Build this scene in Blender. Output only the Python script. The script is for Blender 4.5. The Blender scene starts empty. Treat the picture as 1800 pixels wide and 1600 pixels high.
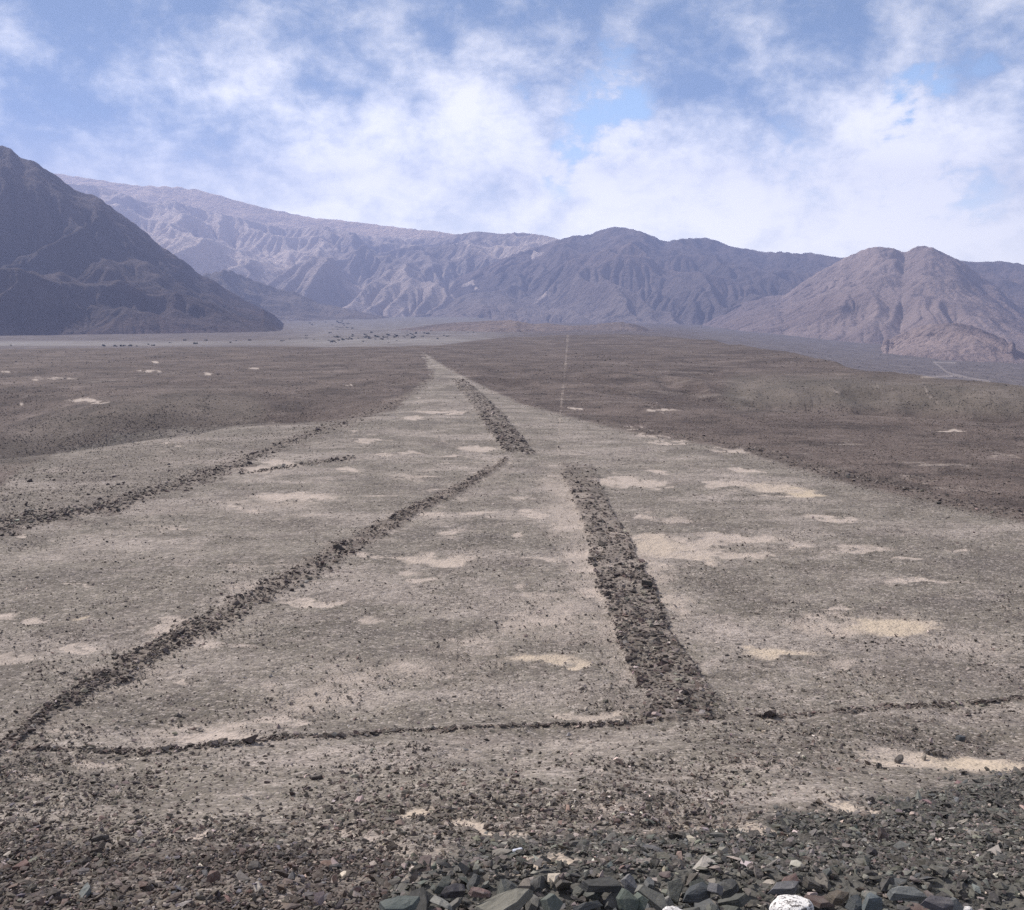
import bpy, bmesh, math, random
import numpy as np
from mathutils import Vector, Matrix, Euler

# ------------------------------------------------------------------ camera
SC = bpy.context.scene
COL = SC.collection
CAMZ = 12.0
FPX = 1729.0                      # focal length in photograph pixels (1800 wide)
HORIZ = 555.0                     # pixel row of the true horizon
PITCH = math.atan((800.0 - HORIZ) / FPX)
cd = bpy.data.cameras.new('camera')
cd.sensor_width = 36.0
cd.lens = 36.0 * FPX / 1800.0
cd.clip_start = 0.1
cd.clip_end = 60000.0
cam = bpy.data.objects.new('camera', cd)
COL.objects.link(cam)
cam.location = (0, 0, CAMZ)
cam.rotation_euler = (math.pi / 2 - PITCH, 0, 0)
SC.camera = cam
CP, SP = math.cos(PITCH), math.sin(PITCH)

# ------------------------------------------------------------------ exposure
SC.view_settings.view_transform = 'Standard'
SC.view_settings.look = 'None'
SC.view_settings.exposure = 0.52
SC.view_settings.gamma = 1.0
SC.cycles.use_denoising = False
SC.cycles.volume_bounces = 0
SC.cycles.max_bounces = 4
SC.cycles.diffuse_bounces = 2

# ------------------------------------------------------------------ sun and sky
SUN_EL, SUN_AZ = math.radians(43), math.radians(-52)     # azimuth from +Y towards +X
sl = bpy.data.lights.new('sun', 'SUN')
sl.energy = 4.4
sl.angle = math.radians(3)
sl.color = (1.0, 0.92, 0.83)
sun = bpy.data.objects.new('sun', sl)
COL.objects.link(sun)
sd = Vector((math.sin(SUN_AZ) * math.cos(SUN_EL), math.cos(SUN_AZ) * math.cos(SUN_EL), math.sin(SUN_EL)))
sun.rotation_euler = sd.to_track_quat('Z', 'Y').to_euler()


class NT:
    """small helper for building node trees"""
    def __init__(self, tree):
        self.t = tree
        self.n = tree.nodes
        self.l = tree.links

    def put(self, sock, v):
        if isinstance(v, bpy.types.NodeSocket):
            self.l.new(v, sock)
        elif v is not None:
            sock.default_value = v

    def math(self, op, a, b=None, c=None, clamp=False):
        n = self.n.new('ShaderNodeMath')
        n.operation = op
        n.use_clamp = clamp
        self.put(n.inputs[0], a)
        if b is not None:
            self.put(n.inputs[1], b)
        if c is not None:
            self.put(n.inputs[2], c)
        return n.outputs[0]

    def vmath(self, op, a, b=None):
        n = self.n.new('ShaderNodeVectorMath')
        n.operation = op
        self.put(n.inputs[0], a)
        if b is not None:
            self.put(n.inputs[1], b)
        return n.outputs['Value'] if op in ('DOT_PRODUCT', 'LENGTH', 'DISTANCE') else n.outputs[0]

    def noise(self, vec, scale, detail=4, rough=0.55, dist=0.0, out='Fac'):
        n = self.n.new('ShaderNodeTexNoise')
        self.put(n.inputs['Vector'], vec)
        n.inputs['Scale'].default_value = scale
        n.inputs['Detail'].default_value = detail
        n.inputs['Roughness'].default_value = rough
        n.inputs['Distortion'].default_value = dist
        return n.outputs[out]

    def voro(self, vec, scale, feature='F1', rnd=1.0):
        n = self.n.new('ShaderNodeTexVoronoi')
        n.feature = feature
        self.put(n.inputs['Vector'], vec)
        n.inputs['Scale'].default_value = scale
        n.inputs['Randomness'].default_value = rnd
        return n

    def mix(self, f, a, b, kind='MIX'):
        n = self.n.new('ShaderNodeMix')
        n.data_type = 'RGBA'
        n.blend_type = kind
        n.clamp_factor = True
        self.put(n.inputs[0], f)
        self.put(n.inputs[6], a)
        self.put(n.inputs[7], b)
        return n.outputs[2]

    def step(self, v, lo, hi, a=0.0, b=1.0):
        n = self.n.new('ShaderNodeMapRange')
        n.interpolation_type = 'SMOOTHSTEP'
        self.put(n.inputs[0], v)
        n.inputs[1].default_value = lo
        n.inputs[2].default_value = hi
        n.inputs[3].default_value = a
        n.inputs[4].default_value = b
        return n.outputs[0]

    def comb(self, x, y, z):
        n = self.n.new('ShaderNodeCombineXYZ')
        for i, v in enumerate((x, y, z)):
            self.put(n.inputs[i], v)
        return n.outputs[0]

    def sep(self, v):
        n = self.n.new('ShaderNodeSeparateXYZ')
        self.put(n.inputs[0], v)
        return n.outputs

    def bump(self, h, strength, dist, normal=None):
        n = self.n.new('ShaderNodeBump')
        n.inputs['Strength'].default_value = strength
        n.inputs['Distance'].default_value = dist
        self.put(n.inputs['Height'], h)
        if normal is not None:
            self.put(n.inputs['Normal'], normal)
        return n.outputs[0]


def px_dir(px, py):
    """direction of a photograph pixel, as world unit-forward vector (x, y, z)"""
    u = (px - 900.0) / FPX
    v = (800.0 - py) / FPX
    return u, CP + v * SP, -SP + v * CP


world = bpy.data.worlds.new('World')
SC.world = world
world.use_nodes = True
wt = NT(world.node_tree)
wt.n.clear()
tc = wt.n.new('ShaderNodeTexCoord').outputs['Generated']
sky = wt.n.new('ShaderNodeTexSky')
sky.sky_type = 'NISHITA'
sky.sun_disc = False
sky.sun_elevation = SUN_EL
sky.sun_rotation = SUN_AZ
sky.altitude = 400
sky.air_density = 1.0
sky.dust_density = 0.6
dx, dy, dz = wt.sep(tc)
zz = wt.math('MAXIMUM', dz, 0.0)
zc = wt.math('ADD', zz, 0.16)
cu = wt.math('DIVIDE', dx, zc)
cv = wt.math('DIVIDE', dy, zc)
cp = wt.comb(cu, cv, 0.0)
warp = wt.noise(cp, 1.1, 3, 0.5, out='Color')
wv = wt.vmath('SCALE', wt.vmath('SUBTRACT', warp, (0.5, 0.5, 0.5)))
wv.node.inputs['Scale'].default_value = 0.55
cpw = wt.vmath('ADD', cp, wv)
big = wt.noise(cpw, 0.75, 5, 0.55)
med = wt.noise(cpw, 2.6, 7, 0.62)
puff = wt.noise(cpw, 7.5, 6, 0.6, 0.3)


def blob(px, py, rad, soft=0.5):
    """1 inside a soft cone round one direction of the sky, 0 outside"""
    d = Vector(px_dir(px, py)).normalized()
    s = wt.vmath('DOT_PRODUCT', wt.vmath('NORMALIZE', tc), tuple(d))
    return wt.step(wt.math('ADD', s, wt.math('MULTIPLY', wt.math('SUBTRACT', med, 0.5), 0.9 * (1 - math.cos(rad)))), math.cos(rad * 1.15), 1.0)


def bsum(lst):
    t = None
    for a in lst:
        v = wt.math('MULTIPLY', blob(a[0], a[1], a[2] * 1.2), a[3])
        t = v if t is None else wt.math('ADD', t, v)
    return t


# shaded cloud bases high in the frame, bright cloud low in it
high = wt.step(zz, 0.10, 0.32)
darkbl = bsum([(1340, 60, 0.10, 0.75), (1790, 130, 0.08, 0.7), (-40, 110, 0.20, 0.5), (640, 60, 0.20, 0.25), (300, 150, 0.12, 0.25), (1000, 30, 0.12, 0.15), (40, 215, 0.07, 0.3),
               (1250, 160, 0.05, 0.35), (1500, -40, 0.16, 0.2), (860, 110, 0.12, 0.12),
               (1560, 170, 0.13, -0.55), (330, 40, 0.05, -0.35), (240, 45, 0.04, -0.2), (1180, 110, 0.08, -0.3), (560, 270, 0.10, -0.25), (740, 190, 0.09, -0.3), (940, 290, 0.10, -0.3), (450, 135, 0.05, -0.35)])
bluebl = bsum([(1085, 75, 0.02, 0.5), (1065, 205, 0.045, 0.8), (880, 178, 0.03, 0.6), (985, 300, 0.025, 0.7), (1612, 165, 0.028, 0.9), (1650, 330, 0.06, 0.7), (1570, 235, 0.03, 0.4), (1340, 300, 0.07, 0.25),
               (1760, 70, 0.05, 0.4), (210, 250, 0.07, 0.2)])
fine = wt.noise(wt.vmath('MULTIPLY', tc, (1, 1, 1.5)), 24.0, 8, 0.62, 0.2)
mid2 = wt.noise(wt.vmath('MULTIPLY', tc, (1, 1, 1.35)), 7.5, 8, 0.58, 0.15)
dens = wt.math('ADD', wt.math('MULTIPLY', med, 0.12), wt.math('ADD', wt.math('MULTIPLY', mid2, 0.68), wt.math('MULTIPLY', fine, 0.25)))
holes = wt.math('MULTIPLY', bluebl, wt.step(wt.math('ADD', mid2, wt.math('MULTIPLY', fine, 0.6)), 0.92, 0.62))
cover = wt.step(wt.math('SUBTRACT', wt.math('ADD', dens, 0.12), wt.math('MULTIPLY', holes, 0.42)), 0.26, 0.56)
shade = wt.math('ADD', wt.math('ADD', wt.math('MULTIPLY', high, 0.78), wt.math('MULTIPLY', darkbl, 0.8)), wt.math('MULTIPLY', wt.math('SUBTRACT', 0.53, dens), 4.8))
shade = wt.math('ADD', shade, wt.math('MULTIPLY', wt.math('SUBTRACT', 0.5, fine), 1.1))
shf = wt.step(shade, -0.5, 1.35)
# radiance of the cloud: near the skyline one looks at it through more bright air
gain = wt.step(zz, 0.04, 0.30, 2.25, 0.98)
cloudcol = wt.mix(shf, (9.6, 9.5, 9.4, 1), (0.95, 2.05, 3.7, 1))
blue = wt.mix(0.6, sky.outputs[0], wt.mix(wt.step(zz, 0.0, 0.3), (4.6, 7.2, 9.8, 1), (2.3, 4.6, 7.8, 1)))
skycol = wt.mix(cover, blue, cloudcol)
skycol = wt.mix(wt.step(zz, 0.02, 0.19, 0.72, 0.0), skycol, (9.4, 9.2, 8.8, 1))
skyg = wt.vmath('SCALE', skycol)
wt.put(skyg.node.inputs['Scale'], gain)
# high overhead the cloud sheet is an even pale grey
skycol = wt.mix(wt.step(zz, 0.34, 0.6), skyg, (3.6, 3.5, 3.4, 1))
skycol = wt.mix(wt.step(dz, -0.05, 0.0), (1.6, 1.5, 1.5, 1), skycol)
# overhead, outside the photograph, the same broken cloud but thinner: bright sky light
bg = wt.n.new('ShaderNodeBackground')
bg.inputs['Strength'].default_value = 0.1
wt.put(bg.inputs['Color'], skycol)
wo = wt.n.new('ShaderNodeOutputWorld')
wt.l.new(bg.outputs[0], wo.inputs[0])

# ------------------------------------------------------------------ noise for shapes
rng = np.random.default_rng(7)
random.seed(11)
_perm = rng.random((4, 256, 256))


def vnoise(x, y, k=0):
    xi = np.floor(x).astype(np.int64)
    yi = np.floor(y).astype(np.int64)
    fx, fy = x - xi, y - yi
    fx = fx * fx * fx * (fx * (fx * 6 - 15) + 10)
    fy = fy * fy * fy * (fy * (fy * 6 - 15) + 10)
    P = _perm[k % 4]
    o = 17 * (k // 4)
    a, b = (xi + o) & 255, (yi + 3 * o) & 255
    a1, b1 = (a + 1) & 255, (b + 1) & 255
    return (P[a, b] * (1 - fx) + P[a1, b] * fx) * (1 - fy) + (P[a, b1] * (1 - fx) + P[a1, b1] * fx) * fy


def fbm(x, y, octv=4, k=0, gain=0.5):
    s = 0.0
    a = 1.0
    t = 0.0
    for i in range(octv):
        s = s + a * (vnoise(x, y, k + i) - 0.5)
        t += a
        a *= gain
        x, y = x * 2.03 + 11.3, y * 2.03 - 7.7
    return s / t * 2.0            # about -1..1


def sstep(v, lo, hi):
    t = np.clip((v - lo) / (hi - lo), 0, 1)
    return t * t * (3 - 2 * t)


def seg_dist(x, y, pts, wts=None):
    """distance to a polyline and the position along it"""
    best = np.full(np.shape(x), 1e9)
    val = np.zeros(np.shape(x))
    for i in range(len(pts) - 1):
        ax, ay = pts[i][:2]
        bx, by = pts[i + 1][:2]
        L = (bx - ax) ** 2 + (by - ay) ** 2
        t = np.clip(((x - ax) * (bx - ax) + (y - ay) * (by - ay)) / L, 0, 1)
        d = np.hypot(x - ax - t * (bx - ax), y - ay - t * (by - ay))
        m = d < best
        best = np.where(m, d, best)
        val = np.where(m, i + t, val)
    return best, val


def in_poly(x, y, pts):
    c = np.zeros(np.shape(x), bool)
    n = len(pts)
    for i in range(n):
        x1, y1 = pts[i]
        x2, y2 = pts[(i + 1) % n]
        if y1 == y2:
            continue
        m = ((y1 > y) != (y2 > y)) & (x < (x2 - x1) * (y - y1) / (y2 - y1) + x1)
        c ^= m
    return c


# ------------------------------------------------------------------ the lie of the land
_SD = np.array([-50, 0, 2, 3, 5, 8.5, 12, 15, 19, 23, 27, 31, 36, 50])
_SZ = np.array([10.3, 10.25, 9.95, 9.4, 8.2, 6.4, 4.95, 3.85, 2.55, 1.45, 0.62, 0.18, 0.0, 0.0])
_ED = np.array([-600, 0, 350, 700, 800, 870, 1000, 1120, 1200, 1350, 1500, 1650, 1800, 2300])
_EV = np.array([395, 392, 388, 388, 420, 500, 600, 620, 540, 350, 245, 212, 196, 165])
_DV = np.array([-9, -9, -8, -7, -6, -6, -6, -7, -10, -22, -34, -40, -44, -50])


def H(x, y, fine=True):
    x = np.asarray(x, float)
    y = np.asarray(y, float)
    r = np.hypot(x, y)
    d = np.where(y > 0, np.sqrt(0.3 * x * x + y * y), -np.hypot(x * 0.3, y))
    z = np.interp(d, _SD, _SZ)
    near = sstep(d, 40, 25)
    if fine:
        z = z + near * sstep(d, 3, 9) * (0.32 * fbm(x * 0.22, y * 0.22, 3, 1) + 0.09 * fbm(x * 1.1, y * 1.1, 3, 2))
        z = z + (1 - near) * sstep(r, 90, 170) * 0.9 * fbm(x * 0.022, y * 0.03, 4, 10)
        z = z + (1 - near) * sstep(r, 20, 60) * (0.22 * fbm(x * 0.05, y * 0.05, 3, 3) + 0.05 * fbm(x * 0.4, y * 0.4, 2, 2))
    # rubble ledge at the photographer's feet
    led = sstep(x, -0.75, -0.42) * sstep(y, 4.35, 3.75) * sstep(y, 0.2, 2.2)
    z = z * (1 - led) + led * (9.76 - 0.02 * np.maximum(x, 0) ** 1.5)
    if not fine:
        return z
    # gullies left and right
    g, t = seg_dist(x, y, [(-120, 30), (-82, 58), (-66, 85), (-60, 108), (-46, 130), (-30, 139), (-12, 146)])
    wob = 1 + 0.35 * fbm(x * 0.05, y * 0.05, 2, 5)
    z = z - 6.0 * np.exp(-(g * wob / 14.0) ** 2) * sstep(t, 6.0, 4.2)
    g, t = seg_dist(x, y, [(-200, 150), (-120, 165), (-80, 150), (-58, 122)])
    z = z - 3.5 * np.exp(-(g * wob / 12.0) ** 2)
    g, t = seg_dist(x, y, [(20, 190), (44, 160), (70, 142), (100, 132), (190, 110)])
    wob = 1 + 0.45 * fbm(x * 0.06, y * 0.06, 3, 6)
    z = z - 6.5 * np.exp(-(g * wob / 16.0) ** 2) * sstep(t, 0.0, 1.5)
    z = z - 1.6 * np.exp(-(g / 30.0) ** 2) * np.abs(fbm(x * 0.07, y * 0.03, 3, 9)) * 2
    # edge of the plateau, valleys beyond
    pxa = 900 + FPX * x / np.maximum(y, 1e-3)
    pxa = np.where(y > 0, pxa, np.where(x > 0, 2300, -600))
    ed = np.interp(pxa, _ED, _EV) * (1 + 0.04 * fbm(x * 0.02, y * 0.02, 3, 8))
    dv = np.interp(pxa, _ED, _DV)
    z = z + dv * sstep(r, ed, ed * 1.25 + 20)
    z = z + sstep(r, 300, 900) * (0.9 * fbm(x * 0.006, y * 0.006, 4, 4))
    # the valley fan climbs towards the mountains
    z = z + np.maximum(r - 1000, 0) * 0.0085 * sstep(pxa, -200, 500) * sstep(pxa, 930, 820) * sstep(r, 900, 2500)
    return z


def to_px(x, y, z):
    yc = np.maximum(y * CP - (z - CAMZ) * SP, 1e-2)
    up = y * SP + (z - CAMZ) * CP
    return 900 + FPX * x / yc, 800 - FPX * up / yc


_HA = np.radians(np.arange(-32.0, 32.01, 0.25))
_HT = np.linspace(-0.68, 0.012, 2600)


def _build_hit():
    rr = np.concatenate([np.arange(4.9, 60, 0.12), 60 * 1.006 ** np.arange(820)])
    R, A = np.meshgrid(rr, _HA, indexing='ij')
    t = (H(R * np.sin(A), R * np.cos(A)) - CAMZ) / R
    t = np.maximum.accumulate(t, axis=0) + np.arange(len(rr))[:, None] * 1e-10
    return np.stack([np.interp(_HT, t[:, j], np.log(rr), right=99.0) for j in range(len(_HA))], 1)


_HR = _build_hit()


def hit(px, py):
    """where the ray of a photograph pixel meets the ground (beyond the ledge)"""
    u, f, w = px_dir(np.asarray(px, float), np.asarray(py, float))
    hy = np.hypot(u, f)
    az = np.arctan2(u, f)
    te = w / hy
    j = np.clip((az - _HA[0]) / (_HA[1] - _HA[0]), 0, len(_HA) - 1.001)
    i = np.clip((te - _HT[0]) / (_HT[1] - _HT[0]), 0, len(_HT) - 1.001)
    i0, j0 = i.astype(int), j.astype(int)
    fi, fj = i - i0, j - j0
    a = _HR[i0, j0] * (1 - fi) + _HR[i0 + 1, j0] * fi
    b = _HR[i0, j0 + 1] * (1 - fi) + _HR[i0 + 1, j0 + 1] * fi
    lr = a * (1 - fj) + b * fj
    ok = lr < 9.0
    r = np.exp(np.minimum(lr, 9.0))
    return r * np.sin(az), r * np.cos(az), ok


# ------------------------------------------------------------------ what covers the ground (mapped on the plain)
FIELD = [(745, 620), (800, 655), (920, 712), (1100, 758), (1300, 792), (1500, 852), (1800, 918), (2300, 1040), (2300, 1800),
         (-500, 1800), (-500, 1060), (0, 935), (150, 905), (330, 852), (390, 834), (520, 782), (690, 722), (758, 662)]
BANKS = {
    'far': ([(797, 667), (815, 668), (835, 683), (880, 725), (925, 778), (936, 795), (890, 795), (868, 770), (845, 735), (812, 690)]),
    'broad': ([(990, 815), (1038, 817), (1048, 835), (1075, 895), (1108, 950), (1155, 1040), (1180, 1115), (1225, 1178), (1262, 1228),
               (1235, 1268), (1130, 1272), (1140, 1225), (1108, 1180), (1082, 1120), (1062, 1060), (1048, 1010), (1022, 915), (1000, 860), (986, 835)]),
}
DIAG = [(888, 808, 9), (868, 822, 11), (820, 852, 12), (740, 890, 17), (690, 918, 24), (600, 968, 34), (530, 1008, 34), (450, 1050, 32),
        (360, 1098, 36), (300, 1130, 34), (200, 1188, 28), (130, 1223, 24), (80, 1256, 18), (20, 1300, 16), (-60, 1350, 16)]
CURVE = [(-80, 1312, 9), (0, 1312, 9), (120, 1321, 10), (250, 1322, 11), (350, 1312, 8), (470, 1300, 9), (580, 1295, 9), (700, 1288, 7), (850, 1279, 5),
         (1000, 1276, 7), (1120, 1270, 11), (1230, 1263, 11), (1290, 1262, 3), (1340, 1260, 7), (1400, 1257, 9), (1500, 1250, 9), (1650, 1240, 9),
         (1800, 1228, 11), (1950, 1216, 10)]
LEFTR = [(-120, 950, 26), (0, 924, 24), (100, 905, 18), (200, 886, 18), (300, 858, 15), (370, 832, 22), (420, 814, 18), (450, 798, 12), (520, 772, 12), (600, 744, 12), (690, 711, 12), (735, 685, 10), (758, 666, 8), (762, 650, 5)]
BRANCH = [(420, 832, 5), (500, 822, 4), (560, 812, 6), (622, 804, 6)]
RIGHTR = [(1000, 722, 3), (1100, 752, 5), (1230, 772, 9), (1330, 790, 12), (1430, 822, 14), (1560, 850, 14), (1680, 884, 14), (1830, 912, 14), (2000, 950, 14)]

PATCH = [  # centre, half sizes, strength, yellowness
    (520, 873, 68, 7, 1, 0), (470, 888, 120, 12, .55, 0), (425, 893, 9, 3, 1, 0), (290, 898, 100, 10, .4, 0), (770, 984, 66, 9, 1, .1), (800, 992, 34, 10, 1, .1),
    (685, 984, 14, 3, 1, 0), (735, 1015, 34, 6, .8, 0), (548, 1060, 50, 6, 1, 0), (145, 1086, 20, 7, .9, .9), (35, 1088, 36, 4, .9, 0), (118, 1134, 40, 6, 1, 0),
    (275, 1105, 60, 9, .65, 0), (15, 1155, 60, 15, .65, 0), (290, 1190, 16, 6, .8, 0), (355, 1290, 82, 9, 1, 0), (490, 1263, 34, 8, .75, 0), (560, 1225, 120, 34, .42, 0),
    (640, 1175, 140, 22, .42, 0), (950, 1156, 66, 9, .9, .7), (960, 1060, 120, 34, .5, 0), (985, 1112, 110, 30, .52, 0), (1050, 1256, 70, 9, .8, .2), (820, 1195, 120, 8, .45, 0),
    (1150, 958, 46, 20, .9, .4), (1205, 978, 62, 9, .95, .2), (1225, 958, 80, 7, .9, .1), (1300, 949, 95, 8, .95, 0), (1275, 974, 95, 9, .85, .1), (1180, 913, 44, 7, .7, 0),
    (1190, 1062, 30, 26, .7, .1), (1150, 1005, 34, 28, .6, .1), (1365, 858, 38, 10, 1, .3), (1410, 866, 22, 9, 1, .9), (1310, 852, 60, 4, .9, 0), (1270, 854, 34, 5, 1, 0),
    (1155, 853, 36, 6, 1, 0), (1085, 846, 50, 9, 1, 0), (1100, 840, 30, 4, .9, 0), (1170, 829, 20, 4, 1, 0), (1315, 827, 20, 3, 1, 0), (1465, 912, 36, 5, .9, 0),
    (1500, 963, 60, 5, .85, 0), (1600, 983, 28, 3, .9, 0), (1675, 964, 24, 2, 1, 0), (1635, 1026, 70, 4, 1, 0), (1460, 1067, 30, 4, 1, 0), (1480, 1101, 95, 17, .75, .15),
    (1570, 1100, 78, 14, 1, .75), (1365, 1145, 58, 11, 1, .7), (1475, 1166, 44, 12, .6, 0), (1700, 1130, 130, 22, .42, 0), (1540, 1080, 80, 8, .5, 0), (765, 724, 3, 2, .6, 0),
    (782, 725, 44, 3, 1, 0), (725, 734, 20, 4, 1, 0), (868, 732, 22, 2, .8, 0), (633, 763, 26, 2.5, .8, 0), (645, 775, 34, 3, .8, 0), (678, 775, 24, 2, .9, 0), (717, 796, 24, 3, 1, 0),
    (668, 798, 18, 2.5, .9, 0), (790, 802, 22, 2.5, 1, 0), (793, 777, 20, 2, .8, 0), (843, 789, 36, 4, 1, 0), (613, 826, 20, 3.5, .9, 0), (490, 815, 30, 5, 1, 0), (447, 824, 32, 8, .9, 0),
    (727, 838, 50, 6, .6, 0), (830, 900, 36, 5, .9, 0), (867, 900, 20, 4, .9, 0), (937, 904, 24, 5, .9, 0), (920, 876, 26, 6, .7, 0), (793, 937, 28, 5, .75, 0), (903, 937, 18, 4, .9, 0),
    (947, 981, 24, 4, .85, 0), (940, 1041, 50, 9, .7, 0), (643, 1089, 28, 8, .75, 0), (1115, 753, 24, 2, 1, 0), (1180, 778, 44, 2.5, .9, 0), (1290, 793, 30, 5, .85, 0),
    (1160, 721, 32, 2, 1, 0), (1012, 718, 14, 1.5, .9, 0), (1665, 757, 22, 3, 1, 0), (1140, 765, 34, 2, .8, 0), (335, 1463, 50, 9, 1, .1), (590, 1455, 32, 8, .7, 0), (730, 1428, 44, 15, .9, .6),
    (838, 1450, 40, 7, 1, .3), (940, 1513, 66, 21, 1, .5), (700, 1490, 70, 18, .55, .1), (740, 1532, 56, 12, .62, 0), (1100, 1415, 110, 12, .62, 0), (1235, 1440, 95, 11, .6, .4),
    (1310, 1448, 44, 8, .7, .5), (1450, 1408, 38, 5, 1, .4), (1620, 1342, 100, 12, .9, .25), (1725, 1346, 78, 18, 1, .7), (1380, 1345, 140, 8, .5, 0), (1560, 1326, 70, 9, .7, .1),
    (1280, 1335, 90, 8, .6, 0), (100, 1355, 150, 12, .45, 0), (430, 1350, 90, 9, .4, 0), (480, 1515, 60, 10, .5, .3), (590, 1545, 50, 8, .4, .3), (1180, 1505, 80, 10, .5, .4),
    (67, 667, 14, 1.6, 1, 0), (100, 665, 40, 1.4, .7, 0), (12, 654, 12, 1.2, 1, 0), (275, 637, 6, 2, 1, 0), (262, 652, 22, 1.6, .9, 0), (362, 657, 10, 1.2, 1, 0), (445, 648, 12, 1.2, 1, 0),
    (155, 705, 32, 3, .9, 0), (40, 711, 12, 1.5, 1, 0), (610, 676, 8, 1.2, 1, 0), (735, 700, 20, 1.5, .7, 0), (310, 782, 14, 1.5, .9, 0), (250, 767, 16, 1.5, .7, 0), (15, 936, 14, 3, 1, 0),
    (430, 1000, 40, 5, .4, 0), (215, 1003, 30, 3, .6, 0), (150, 1030, 24, 1.5, .9, 0), (255, 922, 70, 3, .6, 0), (300, 925, 26, 2.5, .8, 0), (1050, 890, 30, 6, .5, 0), (1720, 1055, 60, 5, .4, 0),
    (1500, 1190, 90, 12, .4, 0), (1640, 1220, 120, 10, .35, 0), (760, 1290, 60, 4, .5, 0), (980, 1262, 36, 5, .8, 0), (860, 1010, 60, 8, .4, 0), (1590, 842, 70, 5, .5, 0), (1690, 860, 60, 5, .5, 0),
    (1640, 815, 60, 6, .5, 0), (1480, 780, 40, 3, .5, 0), (1760, 800, 50, 4, .5, 0),
]
TRACKS = [  # worn pale lines on the plain: points, half width, strength
    ([(981, 780), (982, 810), (978, 860)], 5, .55),
    ([(260, 1302), (380, 1288), (480, 1264), (560, 1222), (700, 1182), (850, 1132), (960, 1088), (1050, 1045)], 36, .85),
    ([(540, 1225), (620, 1185), (800, 1172), (1010, 1150)], 16, .65), ([(1040, 900), (1090, 945), (1150, 1010), (1175, 1080)], 24, .75),
    ([(330, 1130), (260, 1170), (150, 1240)], 16, .4), ([(640, 985), (540, 1035), (470, 1080)], 12, .45), ([(760, 905), (860, 850), (900, 825)], 10, .45),
    ([(1380, 1290), (1500, 1310), (1640, 1318)], 16, .5), ([(1000, 1320), (1150, 1345), (1330, 1350)], 16, .4), ([(420, 872), (600, 868), (830, 872)], 5, .4),
    ([(40, 965), (160, 938), (260, 905), (420, 880)], 8, .4), ([(980, 790), (985, 830)], 14, .5), ([(1300, 960), (1450, 968), (1540, 966)], 7, .6),
    ([(998, 590), (997, 605), (996, 620), (993, 655), (988, 700), (983, 750), (980, 800)], 3.2, .70),
    ([(742, 622), (770, 640), (815, 664), (870, 690), (920, 712), (1000, 732), (1100, 757)], 5, .5),
    ([(1100, 757), (1200, 778), (1300, 793), (1500, 853), (1800, 920)], 5, .45), ([(0, 643), (80, 636), (150, 635), (320, 631)], 1.5, .6),
    ([(0, 678), (60, 669), (130, 665)], 2, .55), ([(150, 673), (200, 668), (240, 664)], 2, .55), ([(0, 690), (90, 676), (160, 690), (200, 670), (240, 660), (330, 650), (420, 645)], 1.6, .35),
    ([(80, 980), (150, 960), (220, 930), (280, 925)], 7, .5), ([(1463, 668), (1458, 676), (1470, 688), (1490, 690)], 1.6, .8), ([(1540, 672), (1545, 685), (1570, 700), (1590, 712)], 2.5, .6),
    ([(1625, 678), (1632, 695), (1650, 710), (1656, 718)], 2.6, .85), ([(1450, 664), (1430, 662), (1350, 648)], 1.6, .6), ([(1590, 712), (1560, 715)], 3, .5), ([(1420, 680), (1445, 688), (1460, 680)], 1.4, .6),
    ([(1480, 700), (1510, 745), (1560, 770), (1620, 790)], 2.5, .4), ([(1650, 642), (1640, 637), (1680, 638)], 1.8, .9), ([(1620, 663), (1680, 661), (1740, 671)], 2.5, .9), ([(1650, 643), (1665, 655), (1720, 668)], 2, .9),
    ([(560, 920), (420, 935), (300, 960), (150, 1000)], 9, .25), ([(1290, 990), (1370, 985), (1420, 1010), (1520, 1030)], 5, .4), ([(1080, 960), (1130, 1010), (1160, 1010), (1290, 965)], 6, .5),
]


MID = [(-400, 990), (0, 850), (50, 818), (110, 790), (200, 762), (300, 750), (420, 747), (560, 741), (640, 733), (690, 722), (520, 784), (390, 836), (330, 854),
       (150, 907), (0, 937), (-400, 1050)]


def poly_soft(px, py, pts, edge):
    """1 inside, 0 outside, soft by edge"""
    d, _ = seg_dist(px, py, pts + [pts[0]])
    ins = in_poly(px, py, pts)
    return sstep(np.where(ins, d, -d) / edge, -0.5, 0.5)


def line_mask(px, py, pts, soft=0.35):
    d, t = seg_dist(px, py, pts)
    w = np.interp(t, np.arange(len(pts)), [p[2] for p in pts]) * 0.5
    return sstep(d / np.maximum(w, 0.5), 1 + soft, 1 - soft)


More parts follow.
